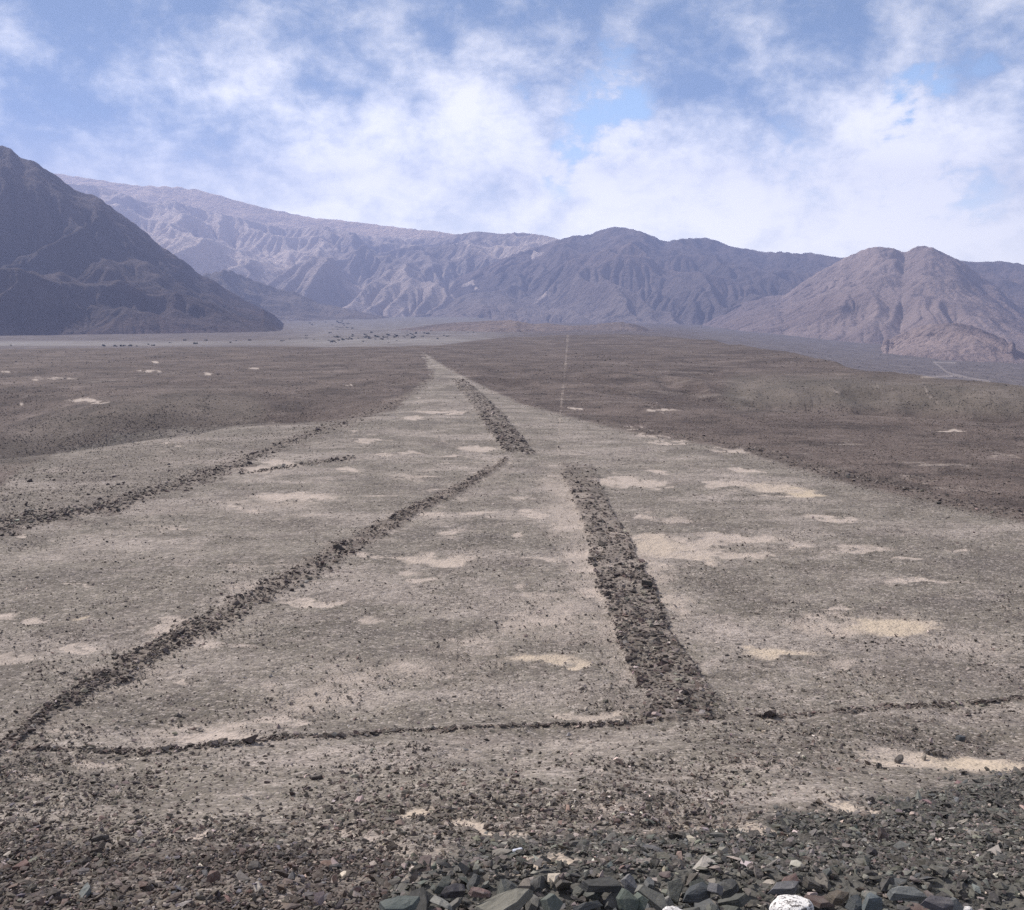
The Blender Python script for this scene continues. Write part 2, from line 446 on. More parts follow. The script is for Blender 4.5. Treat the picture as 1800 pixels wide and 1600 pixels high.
def cover_maps(x, y, z, banks=True):
    px, py = to_px(x, y, z)
    r = np.hypot(x, y)
    ok = (y > 1.0) & (px > -600) & (px < 2400)
    px = np.where(ok, px, -5000)
    dep = np.maximum(py - HORIZ, 4)
    nz = fbm(x * 0.9, y * 0.9, 3, 1)
    nl = fbm(x * 0.18, y * 0.12, 3, 3)
    jx = px + 30 * nz * (dep / 300) ** 0.8 + 16 * nl * dep / 300
    jy = py + 0.026 * dep * nz + 0.01 * dep * nl
    m = {}
    e = dep * 0.06 + 2
    m['field'] = np.where(ok, poly_soft(jx, jy, FIELD, e * 1.6), 0.0)
    m['mid'] = np.where(ok, poly_soft(px + 4 * nz, py + 3 * nz, MID, e), 0.0)
    bare = np.zeros_like(px)
    yel = np.zeros_like(px)
    for (cx, cy, rx, ry, s, yl) in PATCH:
        sel = (abs(px - cx) < 2.2 * rx + 20) & (abs(py - cy) < 2.2 * ry + 12)
        if not sel.any():
            continue
        q = np.hypot((jx[sel] - cx) / rx, (jy[sel] - cy + 0.02 * rx * nz[sel]) / ry)
        v = sstep(q, 1.75, 0.35) * s * 1.08
        bare[sel] = np.maximum(bare[sel], v)
        yel[sel] = np.maximum(yel[sel], v * yl)
    for (pts, w, s) in TRACKS:
        d, _ = seg_dist(px + 0.8 * nz, py, pts)
        bare = np.maximum(bare, sstep(d / w, 1.7, 0.2) * s * 0.85 * (0.85 + 0.3 * nz))
    # pale cleared margin beside the banks
    d, _ = seg_dist(jx, jy, [(975, 850), (1005, 930), (1030, 1010), (1045, 1080), (1075, 1150), (1100, 1240)])
    bare = np.maximum(bare, sstep(d, 80, 8) * (0.60 + 0.3 * nl))
    d, _ = seg_dist(jx, jy, [p[:2] for p in DIAG])
    bare = np.maximum(bare, sstep(d / (dep * 0.1), 1.2, 0.3) * 0.42)
    m['bare'] = np.where(ok, bare, 0)
    m['yel'] = np.where(ok, yel, 0)
    bk = {}
    for k, p in BANKS.items():
        bk[k] = poly_soft(jx * 0.35 + px * 0.65, jy, p, 7) * (0.72 + 0.28 * sstep(nz, -0.25, 0.2))
    bk['broad'] = bk['broad'] * (1 - 0.6 * sstep(py, 1150, 1230)) * (0.6 + 0.4 * sstep(fbm(x * 0.7, y * 0.5, 3, 6), -0.3, 0.1))
    bk['diag'] = np.clip(line_mask(px + 5 * nz, py + 7 * nz * dep / 400, DIAG, 0.45) * (0.75 + 0.3 * sstep(nz, -0.3, 0.2)) * (1 + 0.8 * sstep(py, 980, 880)), 0, 1.7)
    bk['curve'] = line_mask(px, py + 4 * nz, [(a_, b_, c_ * 0.75) for a_, b_, c_ in CURVE]) * (0.6 + 0.4 * sstep(fbm(x * 1.3 + 9, y * 1.3, 2, 2), -0.4, 0.1))
    bk['left'] = line_mask(px, py + 6 * nz, LEFTR, 0.9) * 0.95 + 0.10 * m['mid'] * sstep(py, 790, 850)
    bk['branch'] = line_mask(px, py, BRANCH, 0.7) * 0.6
    bk['right'] = line_mask(px, py, RIGHTR, 0.9) * 0.6
    for k in bk:
        bk[k] = np.where(ok, bk[k], 0)
    m['banks'] = bk
    # talus at the photographer's feet: slate to the right, brown rubble to the left
    tr = sstep(jy - np.interp(px, [600, 800, 1000, 1200, 1500, 1800, 2100], [1560, 1475, 1475, 1470, 1412, 1366, 1340]), -14, 16) * sstep(jx, 760, 880)
    tl = sstep(jy - np.interp(px, [-300, 0, 300, 600, 750, 900], [1420, 1448, 1470, 1482, 1530, 1560]) + 12 * nl, -24, 22) * sstep(jx, 900, 740)
    m['slate'] = np.where(ok, tr, 0)
    m['rubble'] = np.where(ok, tl, 0)
    m['led'] = sstep(x, -0.8, -0.5) * sstep(y, 4.7, 4.2) * (y > -3)
    m['px'], m['py'], m['r'] = px, py, r
    # greener slopes of the gullies
    gl, _ = seg_dist(px, py, [(20, 800), (110, 760), (250, 735), (330, 722), (430, 728)])
    gr, _ = seg_dist(px, py, [(1300, 690), (1480, 690), (1660, 700), (1800, 705)])
    m['green'] = np.where(ok, np.maximum(sstep(gl, 55, 10) * .7, sstep(gr, 45, 12)), 0) * (py < 830)
    # pale river bed and fan in the valley
    ed = np.interp(px, _ED, _EV)
    beyond = sstep(r, ed * 1.02, ed * 1.15 + 12)
    fan = beyond * (sstep(px, 960, 820) * (0.15 + 0.85 * sstep(px, 450, 580)) + 0.35 * sstep(px, 1180, 1260))
    m['fan'] = np.where(ok, fan, 0)
    m['bed'] = np.where(ok, beyond * (0.55 + 0.45 * sstep(fbm(x * 0.006, y * 0.01, 4, 3), -.4, .2)) * sstep(np.abs(py - (604 - np.maximum(px - 350, 0) * 0.012)), 6, 2) * sstep(px, 900, 720), 0)
    return m


def link(o):
    COL.objects.link(o)
    return o


def mesh_np(name, v, f, mat, smooth=False, attrs=None, link_it=True):
    """v (n,3); f (m,3|4) -> object"""
    me = bpy.data.meshes.new(name)
    k = f.shape[1]
    me.vertices.add(len(v))
    me.vertices.foreach_set('co', v.astype(np.float32).ravel())
    me.loops.add(f.size)
    me.loops.foreach_set('vertex_index', f.astype(np.int32).ravel())
    me.polygons.add(len(f))
    me.polygons.foreach_set('loop_start', np.arange(0, f.size, k, dtype=np.int32))
    try:
        me.polygons.foreach_set('loop_total', np.full(len(f), k, np.int32))
    except Exception:
        pass
    me.polygons.foreach_set('use_smooth', np.full(len(f), smooth))
    for an, av in (attrs or {}).items():
        a = me.attributes.new(an, 'FLOAT_COLOR', 'POINT')
        a.data.foreach_set('color', av.astype(np.float32).ravel())
    me.update(calc_edges=True)
    me.validate()
    if mat:
        me.materials.append(mat)
    o = bpy.data.objects.new(name, me)
    return link(o) if link_it else o


def grid_faces(nr, nc, wrap=False):
    i = np.arange(nr - 1)[:, None]
    j = np.arange(nc if wrap else nc - 1)[None, :]
    j2 = (j + 1) % nc
    a = i * nc + j
    b = i * nc + j2
    c = (i + 1) * nc + j2
    d = (i + 1) * nc + j
    return np.stack([a, b, c, d], -1).reshape(-1, 4)


def new_mat(name, rough=0.9):
    m = bpy.data.materials.new(name)
    m.use_nodes = True
    t = NT(m.node_tree)
    t.n.clear()
    b = t.n.new('ShaderNodeBsdfPrincipled')
    b.inputs['Roughness'].default_value = rough
    b.inputs['Specular IOR Level'].default_value = 0.25
    o = t.n.new('ShaderNodeOutputMaterial')
    t.l.new(b.outputs[0], o.inputs[0])
    return m, t, b


def attr(t, name):
    a = t.n.new('ShaderNodeAttribute')
    a.attribute_name = name
    s = t.n.new('ShaderNodeSeparateColor')
    t.l.new(a.outputs['Color'], s.inputs[0])
    return s.outputs[0], s.outputs[1], s.outputs[2], a.outputs['Alpha'], a.outputs['Color']


# ------------------------------------------------------------------ ground
def ground_material():
    m, t, b = new_mat('desert_ground', 0.95)
    pos = t.n.new('ShaderNodeNewGeometry').outputs['Position']
    sx, sy, sz = t.sep(pos)
    bare, dark, yel, green, _ = attr(t, 'cover')
    fan, bank, slate, bed, _ = attr(t, 'cover_b')
    n_fine = t.noise(pos, 14.0, 5, 0.65)
    n_mid = t.noise(pos, 2.3, 6, 0.62)
    n_low = t.noise(pos, 0.35, 5, 0.6)
    n_far = t.noise(pos, 0.045, 6, 0.62)
    mott = t.noise(pos, 0.10, 13, 0.80)
    mott2 = t.noise(pos, 1.0, 9, 0.82)
    mottl = t.noise(t.comb(t.math('MULTIPLY', sx, 0.05), t.math('MULTIPLY', sy, 0.10), 7.7), 1.0, 12, 0.8)
    lane = t.noise(t.comb(t.math('MULTIPLY', sx, 0.07), t.math('MULTIPLY', sy, 0.16), 0.0), 1.0, 6, 0.65)
    # sand between the stones
    sand = t.mix(n_mid, (0.37, 0.318, 0.282, 1), (0.49, 0.425, 0.38, 1))
    sand = t.mix(t.math('MULTIPLY', yel, 0.6), sand, (0.52, 0.43, 0.30, 1))
    # stone pavement
    pave = t.mix(t.step(n_low, 0.35, 0.65), (0.130, 0.116, 0.098, 1), (0.220, 0.198, 0.170, 1))
    pave = t.mix(t.step(lane, 0.46, 0.62, 0, 0.7), pave, (0.35, 0.308, 0.28, 1))
    pave = t.mix(t.step(lane, 0.44, 0.34, 0, 0.6), pave, (0.125, 0.112, 0.102, 1))
    pave = t.mix(t.step(mott, 0.50, 0.60, 0, 0.5), pave, (0.115, 0.097, 0.089, 1))
    pave = t.mix(t.step(mott, 0.47, 0.37, 0, 0.55), pave, (0.42, 0.365, 0.335, 1))
    pave = t.mix(t.step(mott2, 0.53, 0.62, 0, 0.6), pave, (0.095, 0.08, 0.073, 1))
    pave = t.mix(t.step(mott2, 0.44, 0.36, 0, 0.5), pave, (0.44, 0.385, 0.35, 1))
    pb = t.voro(pos, 11.0)
    pv = t.mix(0.85, pave, pb.outputs['Color'], 'SOFT_LIGHT')
    cell = t.sep(pb.outputs['Color'])[0]
    pb2 = t.voro(pos, 3.1)
    cell2 = t.sep(pb2.outputs['Color'])[1]
    sp1 = t.step(cell, 0.70, 0.82)
    sp2 = t.step(cell2, 0.80, 0.88)
    pv = t.mix(t.math('MULTIPLY', sp1, 0.5), pave, (0.10, 0.088, 0.083, 1))
    pv = t.mix(t.math('MULTIPLY', t.step(cell, 0.22, 0.12), 0.5), pv, (0.46, 0.41, 0.38, 1))
    pv = t.mix(t.math('MULTIPLY', sp2, t.step(n_mid, 0.42, 0.6, 0, 0.45)), pv, (0.10, 0.088, 0.083, 1))
    # darker varnished rubble outside the cleared field
    dk = t.mix(t.step(n_far, 0.35, 0.65), (0.070, 0.051, 0.045, 1), (0.130, 0.100, 0.088, 1))
    dk = t.mix(t.math('MULTIPLY', t.step(cell, 0.70, 0.80), 0.6), dk, (0.045, 0.038, 0.036, 1))
    dk = t.mix(t.math('MULTIPLY', t.step(cell, 0.24, 0.14), 0.5), dk, (0.27, 0.235, 0.215, 1))
    dk = t.mix(t.step(t.noise(pos, 0.22, 7, 0.7), 0.56, 0.72, 0, 0.55), dk, (0.24, 0.21, 0.19, 1))
    dk = t.mix(t.step(t.noise(pos, 0.9, 6, 0.7), 0.55, 0.68, 0, 0.5), dk, (0.055, 0.045, 0.042, 1))
    dk = t.mix(t.step(mott, 0.50, 0.58, 0, 0.7), dk, (0.042, 0.033, 0.031, 1))
    dk = t.mix(t.step(mott, 0.47, 0.38, 0, 0.5), dk, (0.22, 0.18, 0.166, 1))
    dk = t.mix(t.step(mottl, 0.56, 0.66, 0, 0.55), dk, (0.25, 0.215, 0.195, 1))
    col = t.mix(t.step(t.math('ADD', dark, t.math('ADD', t.math('MULTIPLY', t.math('SUBTRACT', n_mid, 0.5), 0.9), t.math('MULTIPLY', t.math('SUBTRACT', n_low, 0.5), 0.8))), 0.2, 0.8), pv, dk)
    col = t.mix(t.math('MULTIPLY', green, 0.38), col, t.mix(n_far, (0.13, 0.12, 0.10, 1), (0.22, 0.205, 0.175, 1)))
    # bare sand shows through where stones are thin
    thr = t.math('ADD', bare, t.math('MULTIPLY', t.math('SUBTRACT', mott2, 0.5), 1.5))
    thr = t.math('ADD', thr, t.math('MULTIPLY', t.math('SUBTRACT', mottl, 0.5), 0.9))
    thr = t.math('ADD', thr, t.math('MULTIPLY', t.math('SUBTRACT', n_fine, 0.5), 0.55))
    # small natural sandy spots everywhere on the field
    spots = t.step(t.noise(t.comb(t.math('MULTIPLY', sx, 0.33), t.math('MULTIPLY', sy, 0.5), 3.3), 1.0, 5, 0.6), 0.56, 0.72, 0, 0.6)
    thr = t.math('ADD', thr, t.math('MULTIPLY', spots, t.math('SUBTRACT', 1.0, dark)))
    col = t.mix(t.step(thr, 0.30, 0.95, 0, 0.96), col, sand)
    col = t.mix(t.math('MULTIPLY', t.step(mott2, 0.52, 0.64, 0, 0.45), 1.0), col, (0.115, 0.10, 0.088, 1))
    # slate talus and banks: dark ground between the stones
    sl_ = t.mix(n_mid, (0.06, 0.06, 0.056, 1), (0.13, 0.127, 0.118, 1))
    col = t.mix(t.math('MULTIPLY', slate, t.step(thr, 0.75, 0.5)), col, sl_)
    bkc = t.mix(t.step(mott2, 0.4, 0.6), (0.23, 0.195, 0.17, 1), (0.045, 0.036, 0.032, 1))
    col = t.mix(t.math('MULTIPLY', bank, 0.7), col, bkc)
    # valley
    fc = t.mix(t.step(n_far, 0.38, 0.62), (0.13, 0.115, 0.108, 1), (0.21, 0.19, 0.18, 1))
    col = t.mix(t.math('MULTIPLY', fan, 0.9), col, fc)
    col = t.mix(t.math('MULTIPLY', bed, 0.62), col, t.mix(t.step(mott, 0.42, 0.58), (0.20, 0.19, 0.18, 1), (0.36, 0.34, 0.325, 1)))
    t.put(b.inputs['Base Color'], col)
    h = t.math('ADD', t.math('MULTIPLY', pb.outputs['Distance'], -0.05), t.math('MULTIPLY', n_mid, 0.10))
    h = t.math('ADD', h, t.math('MULTIPLY', n_fine, 0.022))
    h = t.math('ADD', h, t.math('MULTIPLY', pb2.outputs['Distance'], -0.07))
    h = t.math('ADD', h, t.math('MULTIPLY', n_low, 0.35))
    t.put(b.inputs['Normal'], t.bump(h, 0.8, 1.0))
    return m


def build_ground():
    ang = np.radians(np.arange(33.5, 1.45, -0.055))
    r1 = 12.0 / np.tan(ang)
    r1 = np.unique(np.concatenate([np.linspace(0.3, 2.0, 10), np.arange(2.05, 8.4, 0.05), np.arange(8.4, 30, 0.085), r1[r1 > 30]]))
    r2 = r1[-1] * 1.011 ** np.arange(1, 320)
    rr = np.concatenate([r1, r2[r2 < 5850]])
    a_in = np.radians(np.arange(-30.5, 30.51, 0.085))
    a_out = np.radians(np.concatenate([np.arange(30.51, 60, 0.6), np.arange(60, 300, 4.0), np.arange(300, 329.4, 0.6)]))
    aa = np.concatenate([a_in, a_out])
    R, A = np.meshgrid(rr, aa, indexing='ij')
    X, Y = R * np.sin(A), R * np.cos(A)
    x, y = X.ravel(), Y.ravel()
    z = H(x, y)
    m = cover_maps(x, y, z)
    bk = m['banks']
    # the banks stand a little proud of the plain
    hump = 0.28 * np.maximum(bk['broad'], bk['far']) + 0.14 * np.minimum(bk['diag'], 1) + 0.06 * bk['curve']
    z = z + hump * 0.6
    # shallow pans where the sand lies bare
    z = z - 0.05 * m['bare'] * (m['r'] < 120)
    dark = (1 - m['field']) * np.where(m['py'] < 1000, 1, 0)
    dark = dark * (1 - 0.68 * m['mid'])
    dark = np.maximum(dark, 0.4 * m['rubble'])
    dark = np.maximum(dark, np.where(m['px'] < -600, 0.3, 0))
    # the strip between the left rubble and the gully is stony grey
    allb = np.maximum.reduce([bk[k] for k in bk])
    sl = np.maximum(m['slate'], m['led'])
    ca = np.stack([m['bare'], dark, m['yel'], m['green']], 1)
    cb = np.stack([m['fan'], allb, sl, m['bed']], 1)
    v = np.stack([x, y, z], 1)
    nr, nc = R.shape
    f = grid_faces(nr, nc, True)[:, ::-1]
    # close the hole under the camera
    cen = len(v)
    v = np.vstack([v, [[0, 0, float(H(0.0, 0.01))]]])
    ca = np.vstack([ca, ca[:1]])
    cb = np.vstack([cb, cb[:1]])
    o = mesh_np('ground', v, f, ground_material(), True, {'cover': ca, 'cover_b': cb})
    o['kind'] = 'structure'
    return o


# ------------------------------------------------------------------ mountains
def erode(z, base, steps, K, m_exp=0.5, talus=0.8, cell=1.0, A0=None):
    nr, nc = z.shape
    N = nr * nc
    idx = np.arange(N).reshape(nr, nc)
    A = np.ones(N)
    offs = [(-1, 0, 1.0), (1, 0, 1.0), (0, -1, 1.0), (0, 1, 1.0), (-1, -1, 1.414), (-1, 1, 1.414), (1, -1, 1.414), (1, 1, 1.414)]
    for s in range(steps):
        zp = np.pad(z, 1, mode='edge')
        best = np.zeros_like(z)
        rec = idx.copy()
        for di, dj, dd in offs:
            zn = zp[1 + di:1 + di + nr, 1 + dj:1 + dj + nc]
            slope = (z - zn) / dd
            mk = slope > best
            best = np.where(mk, slope, best)
            ii = np.clip(np.arange(nr) + di, 0, nr - 1)[:, None]
            jj = np.clip(np.arange(nc) + dj, 0, nc - 1)[None, :]
            rec = np.where(mk, ii * nc + jj, rec)
        rf = rec.ravel()
        own = rf == np.arange(N)
        for _ in range(3):
            A = 1.0 + np.bincount(rf, weights=np.where(own, 0, A), minlength=N)[:N]
        F = (K * np.power(np.minimum(A, 4000), m_exp)).reshape(nr, nc)
        zr = z.ravel()[rf].reshape(nr, nc)
        zn = (z + F * zr) / (1 + F)
        zn = np.maximum(zn, base)
        # talus creep
        lap = (zp[:-2, 1:-1] + zp[2:, 1:-1] + zp[1:-1, :-2] + zp[1:-1, 2:]) / 4 - z
        z = zn + 0.10 * lap
    return z, A.reshape(nr, nc)


def rock_material(name, c1, c2, c3, scale, streak=0.5, light=None, lfac=0.0):
    m, t, b = new_mat(name, 0.97)
    pos = t.n.new('ShaderNodeNewGeometry').outputs['Position']
    flow, ero, _, _, _ = attr(t, 'relief')
    n1 = t.noise(pos, scale, 7, 0.62, 0.4)
    n2 = t.noise(pos, scale * 5, 7, 0.65)
    n3 = t.noise(pos, scale * 0.35, 4, 0.5)
    col = t.mix(t.step(n1, 0.36, 0.64), c1, c2)
    col = t.mix(t.step(n3, 0.45, 0.62, 0, 0.7), col, c3)
    col = t.mix(t.step(n2, 0.35, 0.7, 0, 0.35), col, t.mix(0.5, c1, (0.03, 0.03, 0.03, 1)))
    col = t.mix(t.math('MULTIPLY', flow, streak), col, t.mix(0.5, c3, (0.45, 0.40, 0.37, 1)))
    if light:
        col = t.mix(t.step(t.math('ADD', n3, t.math('MULTIPLY', n2, 0.3)), 0.62, 0.72, 0, lfac), col, light)
    t.put(b.inputs['Base Color'], col)
    h = t.math('ADD', t.math('MULTIPLY', n2, 0.5 / scale / 5), t.math('MULTIPLY', t.noise(pos, scale * 22, 6, 0.7), 0.6 / scale / 22))
    t.put(b.inputs['Normal'], t.bump(h, 0.9, 1.0))
    return m


def range_(name, sil, rf, rc, rb, base, mat, dth=0.0016, steps=90, K=0.05, rough=0.22, k=0, profile=1.15, spur=0.3, rfun=None, wob=0.10, label=None):
    """a mountain mass whose skyline passes through the given skyline points"""
    pts = []
    for (px, py) in sil:
        u, f, w = px_dir(px, py)
        pts.append((math.atan2(u, f), w / math.hypot(u, f)))
    az0, az1 = pts[0][0], pts[-1][0]
    nc = int((az1 - az0) / dth) + 1
    az = np.linspace(az0, az1, nc)
    tgt = np.interp(az, [p[0] for p in pts], [p[1] for p in pts])
    # light jitter so that the skyline is not a polyline
    tgt = tgt + 0.0007 * fbm(az * 90, az * 0 + k, 4, k) * sstep(tgt, -0.01, 0.02)
    nr = int(math.log(rb / rf) / dth) + 1
    R = rf * np.exp(np.linspace(0, math.log(rb / rf), nr))[:, None] * np.ones((1, nc))
    AZ = np.ones((nr, 1)) * az[None, :]
    X, Y = R * np.sin(AZ), R * np.cos(AZ)
    L = 1.0 / (rc - rf)
    wx = fbm(X * L * 1.2, Y * L * 1.2, 3, k + 1)
    rcol = rc * (1 + wob * fbm(az * 5 + k, az * 0 + 3.1, 2, k + 2))[None, :]
    tt = (R - rf) / (rcol - rf)
    hc = CAMZ + rcol * tgt[None, :] - base
    hc = np.maximum(hc, 1.0)
    up = np.clip(tt, 0, 1) ** profile
    dn = np.clip(1 - (R - rcol) / (rb - rcol), 0, 1) ** 1.1
    h = hc * np.where(tt < 1, up, dn)
    # spurs and relief
    qx, qy = X * L + 0.25 * wx, Y * L * 0.6 + 0.25 * fbm(X * L * 1.3 + 7, Y * L * 1.3, 3, k + 6)
    rid = 1 - np.abs(fbm(qx * 2.6 + k, qy * 2.6, 4, k + 3)) * 2.4
    rid2 = 1 - np.abs(fbm(qx * 7 + k, qy * 7, 4, k + 5)) * 2.4
    env = np.clip(up * 4, 0, 1) * (1 - 0.75 * np.clip(tt, 0, 1) ** 2 * (tt < 1))
    h = h + hc * env * (spur * 0.85 * (rid - 0.35) + rough * 0.5 * (rid2 - 0.4)) + hc * rough * 0.25 * fbm(X * L * 18, Y * L * 18, 4, k + 4, 0.6) * np.clip(up, 0.02, 1)
    h = np.maximum(h, 0)
    cellm = R[:, :] * dth
    z, A = erode(h / cellm.mean(), 0.0, steps, K)
    z = z * cellm.mean()
    # meet the skyline
    tanv = (z + base - CAMZ) / R
    mx = tanv.max(0)
    am = tanv.argmax(0)
    rr_ = R[am, np.arange(nc)]
    cur = z[am, np.arange(nc)]
    need = CAMZ + rr_ * tgt - base
    fac = np.clip(need / np.maximum(cur, 1e-3), 0.0, 8.0)
    kn = 22
    fac = np.convolve(np.pad(fac, kn, mode='edge'), np.ones(2 * kn + 1) / (2 * kn + 1), 'valid')
    z = z * fac[None, :]
    for _ in range(4):
        tanv = (z + base - CAMZ) / R
        am = tanv.argmax(0)
        rr_ = R[am, np.arange(nc)]
        cur = z[am, np.arange(nc)]
        need = CAMZ + rr_ * tgt - base
        q = np.clip(need / np.maximum(cur, 1e-3), 0.0, 1.8)
        q = np.convolve(np.pad(q, 4, mode="edge"), np.ones(9) / 9, "valid")
        q = (1 + (q - 1) * sstep(need, 0.08 * need.max(), 0.3 * need.max()))[None, :]
        z = z * (1 + (q - 1) * np.clip(z / np.maximum(cur, 1e-3)[None, :], 0, 1) ** 2.5)
    z = np.minimum(z, np.maximum(CAMZ + R * (tgt[None, :] + 0.0004) - base, 0.0))
    z = z + base
    z[0, :] = base
    fl = np.log(A) / 6.0
    flow = np.clip(fl, 0, 1)
    at = np.stack([flow.ravel(), np.zeros(flow.size), np.zeros(flow.size), np.ones(flow.size)], 1)
    v = np.stack([X.ravel(), Y.ravel(), z.ravel()], 1)
    o = mesh_np(name, v, grid_faces(nr, nc)[:, ::-1], mat, True, {'relief': at})
    o['kind'] = 'structure'
    return o


def build_mountains():
    m_left = rock_material('dark_rock_slope', (0.036, 0.024, 0.025, 1), (0.092, 0.058, 0.053, 1), (0.058, 0.041, 0.039, 1), 0.006, 0.18)
    m_spur = rock_material('brown_rock_slope', (0.12, 0.095, 0.085, 1), (0.17, 0.135, 0.12, 1), (0.13, 0.11, 0.10, 1), 0.004, 0.2)
    m_lil = rock_material('pale_rock_slope', (0.25, 0.21, 0.20, 1), (0.46, 0.38, 0.35, 1), (0.33, 0.27, 0.255, 1), 0.0022, 0.5, (0.75, 0.63, 0.56, 1), 0.8)
    m_dune = rock_material('dune_sand', (0.78, 0.60, 0.48, 1), (0.82, 0.64, 0.51, 1), (0.80, 0.62, 0.50, 1), 0.0006, 0.0)
    m_mid = rock_material('grey_rock_slope', (0.115, 0.095, 0.10, 1), (0.21, 0.16, 0.15, 1), (0.15, 0.125, 0.13, 1), 0.0018, 0.22, (0.36, 0.30, 0.27, 1), 0.35)
    m_right = rock_material('pinkish_rock_slope', (0.23, 0.175, 0.17, 1), (0.36, 0.28, 0.26, 1), (0.28, 0.215, 0.205, 1), 0.003, 0.35)
    m_low = rock_material('reddish_rock_slope', (0.17, 0.13, 0.115, 1), (0.25, 0.19, 0.165, 1), (0.20, 0.16, 0.145, 1), 0.006, 0.3)
    range_('mountain', [(-420, 60), (-250, 130), (-120, 225), (-60, 262), (-20, 258), (0, 255), (20, 262), (35, 278), (60, 283), (80, 298), (100, 308), (115, 322), (132, 335), (170, 345), (200, 368),
                        (240, 395), (262, 414), (275, 428), (300, 444), (330, 464), (350, 482), (375, 492), (400, 510), (440, 533), (470, 548), (500, 564), (525, 584), (545, 600)],
           1150, 1750, 2700, -14, m_left, 0.0011, 60, 0.022, 0.2, 1, 0.95, 0.26)
    range_('hills', [(310, 540), (340, 492), (352, 482), (375, 480), (400, 473), (420, 482), (450, 494), (490, 508), (520, 514), (560, 532), (620, 545), (700, 562), (760, 575)],
           2100, 2500, 3200, -10, m_spur, 0.0013, 60, 0.03, 0.3, 2)
    range_('mountain', [(60, 315), (120, 322), (180, 326), (230, 345), (262, 357), (300, 352), (330, 360), (370, 371), (430, 385), (470, 395), (500, 401), (530, 399), (560, 396), (600, 403), (640, 414), (700, 417), (730, 418),
                        (770, 417), (805, 412), (840, 407), (880, 411), (920, 409), (960, 415), (985, 421), (1040, 425), (1100, 440), (1180, 470)],
           2700, 4300, 5000, -10, m_lil, 0.0012, 110, 0.03, 0.32, 3, 1.0, 0.3)
    range_('dune', [(-60, 290), (40, 297), (110, 306), (155, 314), (200, 320), (240, 326), (310, 328), (345, 333), (380, 342), (450, 362), (500, 373), (550, 383), (590, 386), (620, 390), (700, 400), (760, 406), (795, 411), (850, 425), (950, 450)],
           4200, 5100, 5800, 0, m_dune, 0.002, 6, 0.001, 0.03, 4, 1.0, 0.02)
    range_('mountain', [(560, 575), (610, 560), (660, 548), (720, 527), (780, 512), (800, 490), (850, 470), (900, 448), (950, 433), (985, 421), (1010, 414), (1035, 413), (1055, 404), (1080, 399), (1105, 402), (1130, 408), (1150, 416),
                        (1168, 424), (1210, 419), (1245, 419), (1265, 425), (1285, 433), (1320, 439), (1350, 444), (1376, 443), (1400, 447), (1425, 445), (1450, 450), (1470, 453), (1530, 452), (1600, 450), (1690, 459), (1740, 461),
                        (1756, 459), (1800, 465), (1900, 470), (2050, 480)],
           2300, 3700, 4800, -50, m_mid, 0.0012, 90, 0.02, 0.26, 5, 1.05, 0.2)
    range_('mountain', [(1150, 612), (1180, 594), (1220, 574), (1260, 552), (1300, 534), (1340, 522), (1380, 519), (1410, 497), (1440, 478), (1480, 456), (1500, 447), (1520, 438), (1545, 433), (1570, 436), (1590, 444), (1605, 435),
                        (1622, 432), (1640, 436), (1665, 448), (1690, 460), (1720, 482), (1760, 510), (1800, 540), (1850, 580), (1900, 610)],
           1750, 2700, 3500, -50, m_right, 0.0010, 60, 0.014, 0.22, 6, 1.0, 0.16)
    range_('hills', [(1490, 632), (1530, 612), (1570, 592), (1600, 580), (1630, 570), (1680, 568), (1710, 573), (1740, 585), (1780, 602), (1830, 625), (1900, 640), (2000, 640)],
           1250, 1600, 2100, -46, m_right, 0.0011, 70, 0.03, 0.3, 7, 1.0, 0.3)
    range_('hills', [(690, 580), (740, 574), (770, 570), (800, 567), (830, 566), (860, 564), (900, 563), (940, 570), (960, 568), (1000, 573), (1040, 572), (1060, 568), (1090, 566), (1120, 571), (1150, 582), (1180, 590), (1230, 600)],
           1000, 1300, 1620, -16, m_low, 0.0011, 60, 0.03, 0.3, 8, 1.0, 0.4)


# ------------------------------------------------------------------ stones
def stone_lib(n, seed, flat=(0.35, 0.7), pts=13):
    rs = random.Random(seed)
    out = []
    for i in range(n):
        bm = bmesh.new()
        fz = rs.uniform(*flat)
        for j in range(pts):
            v = Vector((rs.gauss(0, 1), rs.gauss(0, 1), rs.gauss(0, 1))).normalized()
            v *= rs.uniform(0.8, 1.1)
            bm.verts.new((v.x, v.y * rs.uniform(0.7, 0.9), v.z * fz))
        r = bmesh.ops.convex_hull(bm, input=bm.verts[:])
        bmesh.ops.delete(bm, geom=[g for g in r['geom_interior'] if isinstance(g, bmesh.types.BMVert)], context='VERTS')
        bmesh.ops.triangulate(bm, faces=bm.faces[:])
        bmesh.ops.recalc_face_normals(bm, faces=bm.faces[:])
        bm.verts.ensure_lookup_table()
        bm.verts.index_update()
        V = np.array([v.co[:] for v in bm.verts]) * 0.5
        F = np.array([[v.index for v in f.verts] for f in bm.faces])
        out.append((V, F))
        bm.free()
    return out


LIB = stone_lib(26, 5, (0.3, 0.65), 11)
LIBS = stone_lib(14, 9, (0.4, 0.7), 7)
LIBF = stone_lib(26, 21, (0.16, 0.38), 9)


